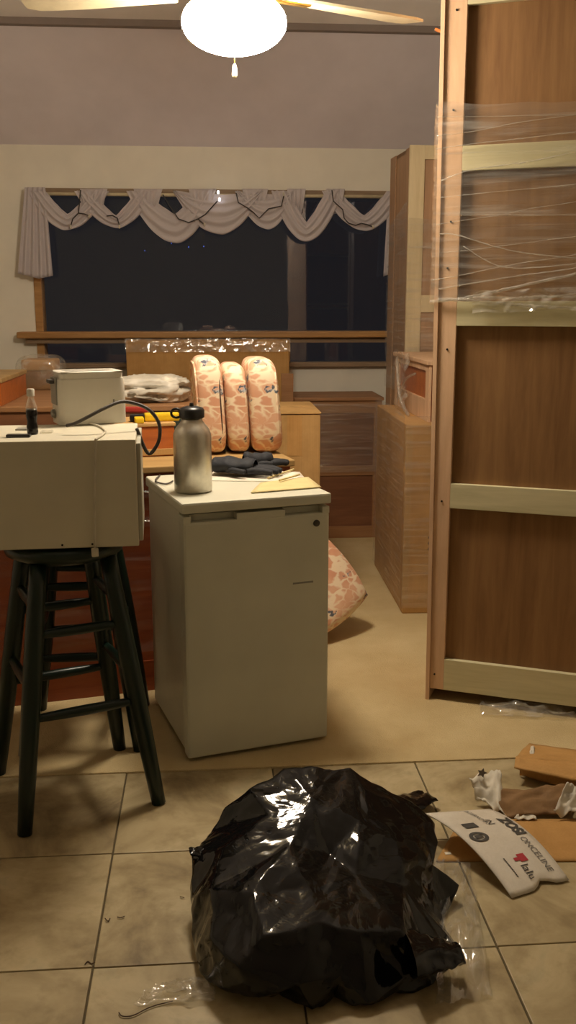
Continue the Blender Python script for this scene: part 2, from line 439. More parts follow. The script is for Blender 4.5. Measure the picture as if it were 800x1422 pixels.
MB().lathe([(.015, zz(tz + .13)), (.015, -.04)], 12).build('downrod', 'brass', fan, smooth=True)
MB().lathe([(.02, -.06), (.06, -.03), (.07, 0)], 24).build('canopy', 'fanwhite', fan, smooth=True)
bladez = zz(tz + .018)
for i in range(5):
    a = math.radians(25 + 72 * i)
    mb = MB()
    poly = []
    for t in range(0, 13):
        u = t / 12; poly.append((.19 + .50 * u, -(.055 + .025 * min(1, u * 1.6)) * (1 if u < .93 else .75)))
    poly += [(x, -y) for x, y in poly[::-1]]
    mb.prism(poly, -.004, .004)
    bmesh.ops.transform(mb.bm, matrix=Matrix.Rotation(a, 4, 'Z') @ Matrix.Rotation(math.radians(10), 4, 'X'), verts=mb.bm.verts)
    bl = mb.build('blade', 'fanwhite', fan, loc=(0, 0, bladez))
    mb = MB(); mb.box(.10, .27, -.02, .02, -.012, -.004, bevel=.003)
    bmesh.ops.transform(mb.bm, matrix=Matrix.Rotation(a, 4, 'Z') @ Matrix.Rotation(math.radians(10), 4, 'X'), verts=mb.bm.verts)
    mb.build('blade_bracket', 'brass', bl)
ce = ony(323, 84, FY - .06).z
ch = MB().tube([(0, -.01, zz(bz + .01)), (0, -.01, zz(ce))], .0016, 6).build('pull_chain', 'brass', fan)
MB().lathe([(.002, .002), (.006, -.004), (.009, -.03), (.006, -.04), (.001, -.042)], 12, (0, -.01, zz(ce))).build('pull_knob', 'fanwhite', ch, smooth=True)

# ================================================================== TALL BOOKCASE (back towards us)
BK = thing('tall_bookcase', 'tall unfinished wooden bookcase back with pale rails and stretch film around its upper half', 'bookcase', (.778, 3.331, .006), math.radians(-24))
BW, BD, BH = 1.0, .34, 2.47
def warp(o, left_only=False):      # the left side bows outwards a little towards the top
    for v in o.data.vertices:
        if not left_only or v.co.x < .03: v.co.x -= .0085 * v.co.z
    return o
warp(B('side_panel', 'stile', BK, 0, .014, -.008, BD, 0, BH, bevel=.001))
B('side_panel', 'stile', BK, BW - .014, BW, -.008, BD, 0, BH, bevel=.001)
warp(B('stile', 'stile', BK, .014, .064, 0, .022, .043, BH - .01, bevel=.0015), True)
B('stile', 'stile', BK, BW - .064, BW - .014, 0, .022, .043, BH - .01, bevel=.0015)
zr = [(.043, .161), (.726, .814), (1.359, 1.441), (1.86, 1.938), (2.363, 2.46)]
for z0, z1 in zr: B('rail', 'rail', BK, .064, BW - .064, 0, .022, z0, z1, bevel=.0015)
for (a0, a1), (b0, b1) in zip(zr, zr[1:]): B('back_panel', 'ply', BK, .06, BW - .06, .022, .028, a1 - .01, b0 + .01)
for z in (.07, .77, 1.4, 1.9, 2.42): B('shelf', 'ply', BK, .014, BW - .014, .028, BD - .02, z - .01, z + .01)
for z, s in ((2.35, .03), (1.70, .034), (1.55, .028), (1.28, .036), (.75, .035), (.1, .03), (2.05, .03)):
    MB().lathe([(.0035, 0), (.0035, .003), (.001, .0035)], 10).build('screw', 'screw', BK, loc=(s, 0, z), rot=(math.pi / 2, 0, 0))
# the film: a wrinkled band across the front and round the left side
def film_front(u, v):
    x = -.024 + (BW + .032) * u
    zt = 2.07 - .05 * u + .010 * nz(u * 9, 1.3); zb = 1.425 + .035 * nz(u * 6, 5.1)
    z = zb + (zt - zb) * v
    y = -.011 - .003 * ridge(x * 3 + v, z * 26, 2) + .002 * nz(x * 9, z * 40)
    if .06 < x < BW - .06 : y += .010 * abs(nz(x * 5, z * 8, 7)) * min(1, (x - .06) * 12)
    return (x, y, z)
fo = MB().grid(film_front, 60, 90).build('stretch_film', 'film', BK, smooth=True)
def film_side(u, v):
    y = -.011 + (BD) * u; z = 1.43 + .64 * v
    return (-.026 - .003 * ridge(y * 3, z * 20, 4), y, z)
MB().grid(film_side, 20, 50).build('stretch_film', 'filmh', BK, smooth=True)
def rope(parent, pts, r, seed):
    c = curve_pts(pts, 10); out = []; rr = []
    for i, p in enumerate(c):
        out.append(p + Vector((0, nz(i * .7, seed) * r * .5, nz(i * .8, seed + 5) * r * .8))); rr.append(r * (1 + .5 * nz(i * .9, seed + 9)))
    return MB().tube(out, rr, 7).build('film_rope', 'filmrope', parent, smooth=True)
rope(BK, [(-.026, -.014, 1.44), (.07, -.016, 1.448), (.18, -.014, 1.47), (.32, -.014, 1.50), (.6, -.014, 1.56), (1.0, -.012, 1.64)], .005, 1)
rope(BK, [(0.0, -.014, 1.446), (.10, -.016, 1.444), (.25, -.016, 1.43), (.4, -.014, 1.42), (.7, -.014, 1.41)], .006, 2)
rope(BK, [(.0, -.014, 1.66), (.06, -.016, 1.655), (.25, -.014, 1.60), (.5, -.014, 1.57)], .0022, 3)
rope(BK, [(.08, -.014, 1.62), (.2, -.016, 1.555), (.35, -.014, 1.55), (.6, -.014, 1.58)], .0018, 4)
rope(BK, [(.0, -.014, 1.83), (.1, -.016, 1.86), (.3, -.014, 1.88), (.6, -.014, 1.93)], .002, 5)
for i, (xa, za, xb, zb, r) in enumerate(((-.02, 1.97, .62, 2.03, .0012), (-.02, 1.93, .6, 1.97, .0015), (.0, 1.78, .9, 1.83, .0012), (.02, 1.72, .9, 1.70, .001), (-.01, 1.69, .5, 1.76, .001), (-.02, 1.51, .5, 1.60, .0014),
                                          (.0, 1.48, .7, 1.585, .0022), (-.02, 2.03, .8, 1.99, .001), (.0, 1.60, .6, 1.66, .001), (.1, 1.45, .5, 1.455, .004), (.2, 1.435, .5, 1.47, .003))):
    rope(BK, [(xa + (xb - xa) * q / 5, -.0145, za + (zb - za) * q / 5 + .006 * nz(q * 1.7, i * 2.3)) for q in range(6)], r, 60 + i)
def lump(u, v):
    return (.12 + .6 * u, -.016 - .014 * max(0, ridge(u * 9, v * 3, 6)) , 1.40 + .07 * v + .03 * u + .012 * nz(u * 8, v * 2, 3))
MB().grid(lump, 60, 12).build('stretch_film', 'filmclear', BK, smooth=True)
o = MB().box(-.03, .004, .06, .075, 0, .008, bevel=.002).build('dowel_peg', 'orange', BK, loc=(-.004, 0, 2.30), rot=(0, math.radians(25), 0)); o.location.x = -.026

# ================================================================== HUTCH far right
HU = thing('hutch_cabinet', 'tall pale pine hutch cabinet with brown panels wrapped in clear film beside the window', 'cabinet', (1.075, 5.32, .006), math.radians(3))
HH, HW, HD = 2.245, .62, .44
B('side_panel', 'hutchside', HU, 0, .018, .02, HD, 0, HH - .01)
B('side_panel', 'hutchside', HU, HW - .018, HW, .02, HD, 0, HH - .01)
B('side_batten', 'hutchside', HU, -.008, 0, 0.02, .09, 0, HH - .01, bevel=.002)
B('side_batten', 'hutchside', HU, -.008, 0, HD - .12, HD, 0, HH - .01, bevel=.002)
B('stile', 'hutch', HU, -.008, .074, 0, .02, 0, HH, bevel=.002)
B('stile', 'hutch', HU, HW - .09, HW, 0, .02, 0, HH, bevel=.002)
for z0, z1 in ((HH - .07, HH), (1.385, 1.475), (.05, .13)): B('rail', 'hutch', HU, .074, HW - .09, 0, .02, z0, z1, bevel=.002)
B('panel', 'hutchpanel', HU, .07, HW - .08, .012, .017, .1, HH - .04)
B('top_board', 'hutchside', HU, 0, HW, .02, HD, HH - .03, HH - .01)
B('back_panel', 'hutchside', HU, 0.018, HW - .018, HD - .008, HD, .05, HH - .03)
def hf(u, v):
    z = .95 + 1.02 * v - .12 * u * v
    return (-.013 - .006 * ridge(u * 2, z * 5) - .003 * nz(u * 9, z * 15), -.004 + (HD) * u, z)
MB().grid(hf, 16, 40).build('stretch_film', 'filmh', HU, smooth=True)
def hf2(u, v):
    z = .95 + .93 * v - .05 * u
    return (-.014 + HW * u, -.006 - .004 * ridge(u * 3, z * 7, 3), z)
MB().grid(hf2, 20, 40).build('stretch_film', 'film', HU, smooth=True)

# ================================================================== TALL CARTON and the orange chest on it
CA = thing('tall_carton', 'tall brown cardboard carton wrapped in stretch film standing on carpet beside bookcase', 'carton', (.885, 4.33, .006), math.radians(-1))
CH, CW, CD = .895, .48, .88
B('box_body', 'card', CA, 0, CW, 0, CD, 0, CH, bevel=.006)
B('corner_tape', 'card2', CA, -.0015, .028, -.002, .03, .05, CH - .01, bevel=.001)
def cf(u, v): return (-.008 - .004 * ridge(u * 3, v * 14, 1) - .002 * nz(u * 12, v * 40), -.006 + CD * u, .03 + (CH + .02) * v)
MB().grid(cf, 24, 60).build('stretch_film', 'filmh', CA, smooth=True)
def cf2(u, v): return (-.008 + CW * u, -.008 - .003 * ridge(u * 2, v * 20, 8), .03 + (CH + .01) * v)
MB().grid(cf2, 24, 60).build('stretch_film', 'film', CA, smooth=True)
def ctext(x, y): return Vector((.142 - y, -.0062, .22 + x))
text_mesh('001', .055, lambda x, y: Vector((.112 - y + .04, -.0022, .30 + x)), .002).build('print', 'inkbrown', CA)
text_mesh('VCZAR', .05, lambda x, y: Vector((.112 - y + .04, -.0022, .42 + x)), .002).build('print', 'inkbrown', CA)
text_mesh('- 11 -', .03, lambda x, y: Vector((.105 - y + .03, -.0022, .61 + x)), .001).build('print', 'inkbrown', CA)

CZ = .006 + CH
CT = thing('wooden_chest', 'small orange-sided wooden chest with pale frame on top of the tall carton', 'chest', (1.0, 4.42, CZ), 0)
TH = 1.182 - CZ
B('body', 'orange', CT, .012, .45, .01, .82, .0, TH - .02)
for y0, y1 in ((0, .07), (.74, .83)): B('stile', 'stile', CT, 0, .014, y0, y1, 0, TH - .02, bevel=.002)
for z0, z1 in ((0, .1), (TH - .05, TH - .02)): B('rail', 'stile', CT, 0, .014, .07, .74, z0, z1, bevel=.002)
B('lid', 'stile', CT, -.012, .46, -.01, .84, TH - .02, TH, bevel=.004)
# crumpled film tail hanging over the chest
def crump(fn, name, mat, parent=None, nu=26, nv=26, label=None, cat=None):
    o = MB().grid(fn, nu, nv).build(name, mat, parent, smooth=True)
    if label: tag(o, label, cat)
    return o
def ct_f(u, v):
    y = .25 + .5 * u; z = TH + .012 - .29 * v
    w = .35 + .65 * abs(v - .55)
    y = .45 + (y - .45) * w
    return (-.022 - .02 * ridge(u * 4, v * 5, 3) - .01 * nz(u * 11, v * 11), y, max(.006, z + .03 * nz(u * 5, v * 3, 6)))
crump(ct_f, 'stretch_film', 'filmclear', CT)
rope(CT, [(-.03, .62, TH - .02), (-.045, .5, TH - .12), (-.05, .42, TH - .2), (-.04, .36, .03), (-.05, .2, .012)], .009, 21)
rope(CT, [(-.05, .42, TH - .17), (-.04, .3, TH - .1), (-.03, .16, TH - .07)], .006, 22)
rope(CT, [(-.045, .55, TH - .05), (-.05, .47, TH - .16), (-.05, .42, TH - .2)], .005, 23)

# ================================================================== DRESSER under the window
DR = thing('wooden_dresser', 'low brown framed dresser wrapped in film below the window', 'dresser', (.50, 5.85, .006))
DW, DD, DH = .54, .42, .875
B('carcass', 'dresser', DR, .01, DW - .01, .014, DD, .0, DH - .02)
B('top_board', 'dresserrail', DR, -.01, DW + .01, -.012, DD, DH - .02, DH, bevel=.004)
for z0, z1 in ((0, .075), (.395, .455), (DH - .095, DH - .02)): B('rail', 'dresserrail', DR, 0, DW, 0, .016, z0, z1, bevel=.002)
for x0, x1 in ((0, .05), (DW - .05, DW)): B('stile', 'dresserrail', DR, x0, x1, .001, .016, 0, DH - .02, bevel=.002)
for z0, z1 in ((.075, .395), (.455, DH - .095)): B('panel', 'dresser', DR, .05, DW - .05, .008, .016, z0, z1)
def df_(u, v): return (-.012 + (DW + .02) * u, -.016 - .004 * ridge(u * 2, v * 16, 5), .42 + .42 * v)
MB().grid(df_, 24, 50).build('stretch_film', 'filmh', DR, smooth=True)
pl = MB().box(-.035, .035, -.012, .012, 0, 1.03, bevel=.002).build('wooden_plank', 'dresserrail', loc=(ony(399, 520, 5.72).x, 5.72, .006), rot=(math.radians(0), 0, 0))
tag(pl, 'narrow upright wooden plank standing between the flat carton and dresser', 'plank')

# flat carton leaning before the window
zt = ony(400, 472, 5.95).z
x0, x1 = ony(175, 490, 5.95).x, ony(402, 490, 5.95).x
FCN = thing('flat_carton', 'wide flat cardboard carton with shiny taped top edge standing before the window', 'carton', (x0, 5.95, .006))
B('box_body', 'card', FCN, 0, x1 - x0, 0, .16, 0, zt - .006, bevel=.01)
def ff(u, v):
    return (-.004 + (x1 - x0 + .008) * u, -.024 + .018 * v - .010 * ridge(u * 30, v * 2, 4) * (.3 + v), zt - .075 + .08 * v)
MB().grid(ff, 90, 10).build('stretch_film', 'filmclear', FCN, smooth=True)

# low wrapped cabinet behind the desk
LC = thing('low_cabinet', 'brown film-wrapped cabinet with flat top standing behind the desk', 'cabinet', (-1.5, 4.3, .006))
B('body', 'dresser', LC, .01, 1.68, .01, 1.2, 0, .97, bevel=.004)
B('top_board', 'dresserrail', LC, 0, 1.69, 0, 1.21, .97, .994, bevel=.004)
LZ = 1.0
bx = thing('wooden_box', 'orange wooden box on the low cabinet below the windowsill', 'box', (-1.3, 4.33, LZ))
B('body', 'orange', bx, 0, .392, 0, .6, 0, .1, bevel=.003)
B('lid', 'deskedge', bx, -.004, .397, -.004, .604, .1, .12, bevel=.004)
wb = thing('wrapped_bundle', 'brown paper bundle in clear film on the low cabinet against the sill', 'bundle', (-.88, 5.22, LZ))
def blob(rx, ry, rz, seed, amp=.12, nu=28, nv=16, flat=.0):
    mb = MB()
    def fn(u, v):
        th = 2 * math.pi * u; ph = math.pi * v - math.pi / 2
        c = math.copysign(abs(math.cos(ph)) ** .6, math.cos(ph)); s_ = math.copysign(abs(math.sin(ph)) ** .7, math.sin(ph))
        cx = math.copysign(abs(math.cos(th)) ** .6, math.cos(th)); sx = math.copysign(abs(math.sin(th)) ** .6, math.sin(th))
        d = Vector((c * cx, c * sx, s_)); k_ = 1 + amp * ridge(d.x * 2 + seed, d.y * 2, d.z * 2) - amp * .5
        return Vector((d.x * rx * k_, d.y * ry * k_, max(0, rz + d.z * rz * k_)))
    mb.grid(fn, nu, nv); bmesh.ops.remove_doubles(mb.bm, verts=mb.bm.verts, dist=.0005); return mb
MB().box(-.12, .09, -.1, .1, 0, .10, bevel=.012).build('bundle_body', 'carddark', wb)
MB().box(-.09, .085, -.08, .09, .098, .155, bevel=.012).build('bundle_body', 'card', wb)
blob(.125, .118, .088, 4, .1).build('film_wrap', 'filmclear', wb, smooth=True)

# ================================================================== DESK behind fridge and stools
DA = math.radians(12.6)
DK = thing('wooden_desk', 'red-brown desk wrapped in film standing behind the stools and fridge', 'desk', (-.221, 3.5, .006), DA)
DX0, DX1, DDP, DZ = -1.15, .53, .58, .866
B('front_panel', 'redwood', DK, DX0, DX1, 0, .02, .0, DZ - .03, bevel=.002)
B('side_panel', 'redwood', DK, DX1 - .02, DX1, .02, DDP, 0, DZ - .03)
B('side_panel', 'redwood', DK, DX0, DX0 + .02, .02, DDP, 0, DZ - .03)
B('bottom_rail', 'redwood', DK, DX0, DX1, -.006, 0, .0, .12, bevel=.002)
B('desk_top', 'deskedge', DK, DX0 - .02, DX1 + .01, -.03, DDP + .02, DZ - .03, DZ - .006, bevel=.004)
def dkf(u, v): return (DX0 + (DX1 - DX0) * u, -.012 - .006 * ridge(u * 2 + v * .7, v * 9, 2), .16 + .66 * v)
MB().grid(dkf, 60, 60).build('stretch_film', 'filmthin', DK, smooth=True)
for i, (xa, xb, z, dz) in enumerate(((-.62, -.25, .80, -.02), (-.55, -.30, .72, -.03), (-.60, -.28, .69, -.012), (-.62, -.22, .615, -.035), (-.12, .12, .77, -.03), (-.1, .14, .66, -.03), (-.9, -.7, .7, -.02))):
    rope(DK, [(xa, -.022, z + .01), (xa + (xb - xa) * .4, -.024, z), (xa + (xb - xa) * .7, -.022, z + dz * .4), (xb, -.022, z + dz)], .0032, 30 + i)
def desk_pt(px, py):        # a point on the desk top seen at that pixel
    return onz(px, py, DZ)
def on_desk(x, y): return (x, y, DZ)

# three cushions standing on the desk
for i, (pa, pb, ptop, lab, dy) in enumerate(((275, 315, 497, 'peach floral seat cushion with dark piping, standing upright next to the steel bottle', 0),
                                      (314, 347, 507, 'peach floral seat cushion squeezed upright between two others', .02),
                                      (346, 388, 499, 'peach floral seat cushion standing upright beside the cardboard box, its flat side showing', .01))):
    Y = 3.70 + dy
    w0, w1 = ony(pa, 560, Y).x, ony(pb, 560, Y).x
    w = w1 - w0; h = ony(pa, ptop, Y).z - DZ; dep = .34
    cu = thing('seat_cushion', lab, 'cushion', ((w0 + w1) / 2, Y, DZ), math.radians(4), group='floral cushions on the desk')
    mb = MB()
    def cfn(u, v, w=w, h=h, dep=dep, i=i):
        th = 2 * math.pi * u
        # outline in the depth-height plane, thickness across x
        ph = math.pi * (v - .5)
        ex = .42
        cz = math.copysign(abs(math.sin(th)) ** ex, math.sin(th)); cy = math.copysign(abs(math.cos(th)) ** ex, math.cos(th))
        rr = math.cos(ph) ** .22 if abs(v - .5) < .4999 else 0
        bul = 1 + .03 * nz(th * 2, v * 3, i * 5)
        lean = (-.004, 0, .004)[i]
        zc = h / 2 + cz * h / 2 * rr
        x = math.copysign(abs(math.sin(ph)) ** .6, math.sin(ph)) * w / 2 * bul * (1.0 + (.22 if i == 2 and math.sin(ph) > 0 else 0) * (1 - zc / h)) + (-.02 + .0 * i) * (zc / h - .5) + lean
        return Vector((x, dep / 2 + cy * dep / 2 * rr, zc))
    mb.grid(cfn, 56, 22); bmesh.ops.remove_doubles(mb.bm, verts=mb.bm.verts, dist=.0004)
    mb.build('cushion_body', 'cushion', cu, smooth=True)
    for sx in ((-1, 1) if i == 0 else (1,)):
        pts = []
        for q in range(41):
            th = 2 * math.pi * q / 40
            cz = math.copysign(abs(math.sin(th)) ** .42, math.sin(th)); cy = math.copysign(abs(math.cos(th)) ** .42, math.cos(th))
            zc = h / 2 + cz * h / 2 * .86
            pts.append((sx * w / 2 * .80 + -.02 * (zc / h - .5) + (-.012, -.004, .006)[i], dep / 2 + cy * dep / 2 * .955, max(.004, zc)))
        MB().tube(pts, .004, 6).build('piping', 'piping' if (i == 0 and sx == 1) else 'cushion', cu, smooth=True)
# floor cushion leaning behind the fridge
A_ = Vector((.445, 3.90, .03)); e1 = Vector((.25, .2, .13)).normalized(); e2 = Vector((-.45, .153, .63)).normalized(); e3 = e1.cross(e2).normalized()
if e3.y > 0: e3 = -e3
e2 = (e2 - e1 * e2.dot(e1)).normalized()
mb = MB()
def fcf(u, v, top=1):
    a = u * 2 - 1; b = v * 2 - 1
    ed = (1 - abs(a) ** 4) * (1 - abs(b) ** 4)
    ra = 1 - .10 * b * b; rb = 1 - .10 * a * a
    return A_ + e1 * (.36 * (.5 + a * ra / 2)) + e2 * (.35 * (.5 + b * rb / 2)) + e3 * (top * .05 * max(0, ed) ** .5)
mb.grid(lambda u, v: fcf(u, v, 1), 20, 20); mb.grid(lambda u, v: fcf(u, v, -1), 20, 20)
bmesh.ops.remove_doubles(mb.bm, verts=mb.bm.verts, dist=.0006)
tag(mb.build('seat_cushion', 'cushion', smooth=True), 'peach floral cushion slumped on the carpet behind the fridge', 'cushion')

# cardboard box beside the cushions
q0, q1 = ony(396, 580, 4.32).x - .14, ony(445, 580, 4.32).x
bh = ony(420, 573, 4.32).z
CB = thing('cardboard_box', 'plain brown cardboard box with taped flaps on the carpet beside the cushions', 'box', (q0, 4.32, .006))
B('box_body', 'card2', CB, 0, q1 - q0, 0, .5, 0, bh - .014, bevel=.004)
B('flap', 'card2', CB, -.002, q1 - q0 + .004, -.004, .245, bh - .012, bh - .006, bevel=.001)
B('flap', 'card2', CB, -.002, q1 - q0 + .004, .25, .5, bh - .012, bh - .006, bevel=.001)
B('tape', 'card', CB, (q1 - q0) * .5 - .0, (q1 - q0) * .72, -.0015, .0, bh - .2, bh - .02)

# ================================================================== FRIDGE
FA = math.atan2(3.011 - 2.88, .373 + .089)
FR = thing('compact_fridge', 'white compact fridge standing at the edge of the carpet', 'fridge', (-.089, 2.88, .006), FA)
FWd, FDp, FH = .480, .50, .846
B('body', 'fridge', FR, .004, FWd - .004, .062, FDp, .02, FH - .035, bevel=.006)
dr = B('door', 'fridge', FR, 0, FWd, 0, .052, .012, FH - .062, bevel=.008)
for x0, x1 in ((0, .025), (.17, .33), (FWd - .025, FWd)): B('door_lip', 'fridge', dr, x0, x1, 0, .052, FH - .066, FH - .043, bevel=.003)
B('gasket', 'gasket', FR, .012, FWd - .012, .050, .064, .03, FH - .05)
B('top_cover', 'fridge', FR, -.004, FWd + .004, -.006, FDp + .005, FH - .034, FH, bevel=.007)
for x0, x1 in ((.02, .175), (.325, FWd - .02)): B('grip_recess', 'fridge', dr, x0, x1, .030, .050, FH - .068, FH - .043)
MB().lathe([(.011, 0), (.011, .003), (.008, .0045)], 20).build('badge', 'badge', dr, loc=(FWd - .045, 0, FH - .095), rot=(math.pi / 2, 0, 0))
B('scratch', 'toastgrey', dr, FWd - .125, FWd - .055, -.0006, 0.0, .556, .562)
for x in (.03, FWd - .03):
    for y in (.08, FDp - .04): MB().lathe([(.016, 0), (.016, .022)], 14).build('foot', 'foot', FR, loc=(x, y, 0))
FZ = .006 + FH
Mf = Matrix.Translation((-.089, 2.88, 0)) @ Matrix.Rotation(FA, 4, 'Z')
def fr_pt(x, y): return Mf @ Vector((x, y, FZ))

# steel bottle
bp = onz(268.5, 682, FZ)
BO = thing('steel_bottle', 'brushed steel growler bottle with black loop cap on the fridge top', 'bottle', (bp.x, bp.y, FZ))
rB = .0605
hB = ony(268, 562, bp.y).z - FZ
MB().lathe([(.0, .0), (rB - .006, 0), (rB, .006), (rB, hB * .62), (rB * .98, hB * .67), (rB * .88, hB * .73), (rB * .66, hB * .79), (rB * .55, hB * .82), (rB * .54, hB * .86), (.0, hB * .865)], 48, cap=False).build('bottle_body', 'steel', BO, smooth=True)
cap = MB().lathe([(rB * .6, hB * .85), (rB * .66, hB * .86), (rB * .66, hB * .94), (rB * .58, hB * .965), (rB * .3, hB * .985), (rB * .12, hB * .985), (rB * .1, hB * 1.02), (.001, hB * 1.025)], 28).build('cap', 'black', BO, smooth='auto')
pts = [(-rB * .6 - .012 + .016 * math.cos(a), 0, hB * .905 + .014 * math.sin(a)) for a in [2 * math.pi * q / 20 for q in range(21)]]
MB().tube(pts, .004, 8).build('carry_loop', 'black', cap, smooth=True)

# gloves, papers, keys on the fridge
def px_fr(px, py, dz=0.0): return onz(px, py, FZ + dz)
def glove(label, p_cuff, p_tip, w, seed, z0):
    c, t = Vector(p_cuff), Vector(p_tip); d = (t - c); L = d.length; d.normalize(); s_ = Vector((-d.y, d.x, 0))
    g = thing('work_glove', label, 'glove', (c.x, c.y, z0), math.atan2(d.y, d.x), group='black work gloves on the fridge')
    mb = MB()
    def fn(u, v, L=L):
        th = 2 * math.pi * v; x = L * .62 * u
        ww = w * (.42 + .10 * math.sin(u * 3)) ; hh = .027 + .006 * nz(u * 4, seed)
        e = 1 if .03 < u < .97 else .7
        return Vector((x, ww * math.cos(th) * e, hh + hh * math.sin(th) * e + .004 * ridge(u * 5, math.cos(th) * 2, seed)))
    mb.grid(fn, 18, 16)
    mb.build('palm', 'glove', g, smooth=True)
    for k_ in range(4):
        yy = w * (-.38 + .25 * k_); ln = L * (.30, .36, .38, .30)[k_]
        MB().tube(curve_pts([(L * .55, yy, .016), (L * .66, yy * 1.05, .018), (L * .6 + ln * .7, yy * 1.1, .017), (L * .6 + ln, yy * 1.1, .013)], 5), [.0135 - .0003 * q for q in range(16)], 8).build('finger', 'glove', g, smooth=True)
    MB().tube(curve_pts([(L * .25, -w * .3, .016), (L * .4, -w * .62, .02), (L * .55, -w * .72, .018)], 5), [.012 - .0004 * q for q in range(11)], 8).build('thumb', 'glove', g, smooth=True)
    MB().lathe([(1, 0), (1, .001)], 3) if False else None
    return g
g0 = px_fr(302, 655); g1 = px_fr(398, 662)
glove('black work glove lying flat on papers beside the steel bottle', px_fr(296, 659), px_fr(392, 663), .10, 2.0, FZ + .008)
glove('narrow black work glove at the rear edge of the fridge top', px_fr(338, 652), px_fr(402, 648), .05, 5.0, FZ + .003)
def paper_obj(name, label, cat, pts, z, mat, thick=.0012, bend=0.0):
    mb = MB()
    c = [Vector((p.x, p.y, z)) for p in pts]
    mb.grid(lambda u, v: c[0].lerp(c[1], u).lerp(c[3].lerp(c[2], u), v) + Vector((0, 0, bend * ridge(u * 2, v * 2, len(label)))), 10, 10)
    return tag(mb.build(name, mat, smooth=True, solid=thick), label, cat)
paper_obj('newspaper', 'white printed paper spread on the fridge top under the gloves', 'paper', [px_fr(282, 668), px_fr(428, 670), px_fr(416, 656), px_fr(298, 654)], FZ + .0016, 'paper', .002)
paper_obj('envelope', 'yellow manila envelope at the front corner of the fridge top', 'envelope', [px_fr(348, 686), px_fr(446, 678), px_fr(428, 664), px_fr(362, 672)], FZ + .0042, 'paper2', .002)
for i, (a, b) in enumerate((((372, 667), (408, 655)), ((388, 672), (416, 664)))):
    pa, pb = px_fr(*a), px_fr(*b)
    o = MB().tube([(pa.x, pa.y, FZ + .0085 + .004 * i), (pb.x, pb.y, FZ + .0085 + .004 * i)], .0035, 6).build('wooden_stick', 'paper2')
    tag(o, ('short pale wooden stick on the papers', 'pale wooden stick lying on the yellow envelope')[i], 'stick')
o = MB().tube(curve_pts([px_fr(222, 660, .006), px_fr(216, 668, .005), px_fr(230, 672, .005), px_fr(240, 668, .005)], 6), .003, 6).build('thin_cable', 'cord', smooth=True)
tag(o, 'thin dark cable curled on the fridge top behind the steel bottle', 'cable')

# ================================================================== STOOLS
def make_stool(label, cx, cy, rz, hb, h):
    s = thing('bar_stool', label, 'stool', (cx, cy, 0.006 if cy > TY0 else .0015), rz, group='dark green bar stools')
    ht = .098
    MB().lathe([(.13, h - .05), (.165, h - .034), (.17, h - .02), (.168, h - .006), (.155, h), (.0, h)], 40, cap=False).build('seat', 'stool', s, smooth=True)
    MB().lathe([(.0, h - .05), (.13, h - .05)], 40, cap=False).build('seat_underside', 'stool', s)
    tops = {}; bots = {}
    for k_, (sx, sy) in enumerate(((-1, -1), (1, -1), (1, 1), (-1, 1))):
        t = Vector((sx * ht, sy * ht, h - .045)); b = Vector((sx * hb, sy * hb, 0)); tops[k_] = t; bots[k_] = b
        mb = MB(); pts = [b.lerp(t, q / 8) for q in range(9)]
        mb.tube(pts, [.0205, .023, .025, .0265, .0275, .0275, .0265, .025, .024], 12)
        mb.build('leg', 'stool', s, smooth=True)
    for k_ in range(4):
        for z in ((.315, .545) if k_ % 2 == 0 else (.395, .62)):
            a, b = k_, (k_ + 1) % 4
            t = z / (h - .045)
            p = bots[a].lerp(tops[a], t); q = bots[b].lerp(tops[b], t)
            MB().tube([p.lerp(q, w) for w in (0, .1, .3, .5, .7, .9, 1)], [.010, .012, .0145, .0155, .0145, .012, .010], 10).build('rung', 'stool', s, smooth=True)
    return s
make_stool('dark green wooden bar stool carrying the microwave', -.425, 2.75, math.radians(21.9), .195, .783)
make_stool('second dark green wooden bar stool tucked behind the microwave before the desk', -.44, 3.165, math.radians(1.5), .185, .735)

# ================================================================== MICROWAVE and what stands on it
MZ0, MZ1, MY = .7845, 1.086, 2.60
MR = math.radians(3.2)
mx1 = ony(191, 690, MY).x
MW = thing('microwave_oven', 'cream microwave oven turned sideways on the front bar stool', 'microwave', (mx1 - .44 * math.cos(MR), MY - .44 * math.sin(MR), MZ0), MR)
mh = MZ1 - MZ0
B('housing', 'mw', MW, 0, .44, 0, .36, .008, mh, bevel=.004)
B('back_plate', 'mwback', MW, .44, .452, .012, .35, .02, mh - .012, bevel=.003)
for x in (.235, .315): MB().lathe([(.003, 0), (.003, .002)], 10).build('screw', 'screw', MW, loc=(x, 0, .018), rot=(math.pi / 2, 0, 0))
for x in (.05, .39):
    for y in (.05, .31): MB().lathe([(.014, 0), (.014, .009)], 12).build('foot', 'foot', MW, loc=(x, y, 0))
MWI = (Matrix.Translation(MW.location) @ Matrix.Rotation(MR, 4, 'Z')).inverted()
P = lambda px, py, Y: MWI @ ony(px, py, Y)
cpts = [P(192, 629, 2.78), P(205, 629, 2.78), P(217, 620, 2.78), P(222, 604, 2.78), P(220, 586, 2.79), P(208, 570, 2.79), P(190, 561, 2.79), P(168, 558, 2.77), P(145, 567, 2.74), P(122, 579, 2.72), P(104, 588, 2.71), P(92, 591, 2.71)]
cpts[0].x = .44
for p in cpts:
    p.z = max(p.z, mh + .007) if p.x < .44 else p.z
MB().tube(curve_pts(cpts, 6), .0052, 8).build('power_cord', 'cord', MW, smooth=True)

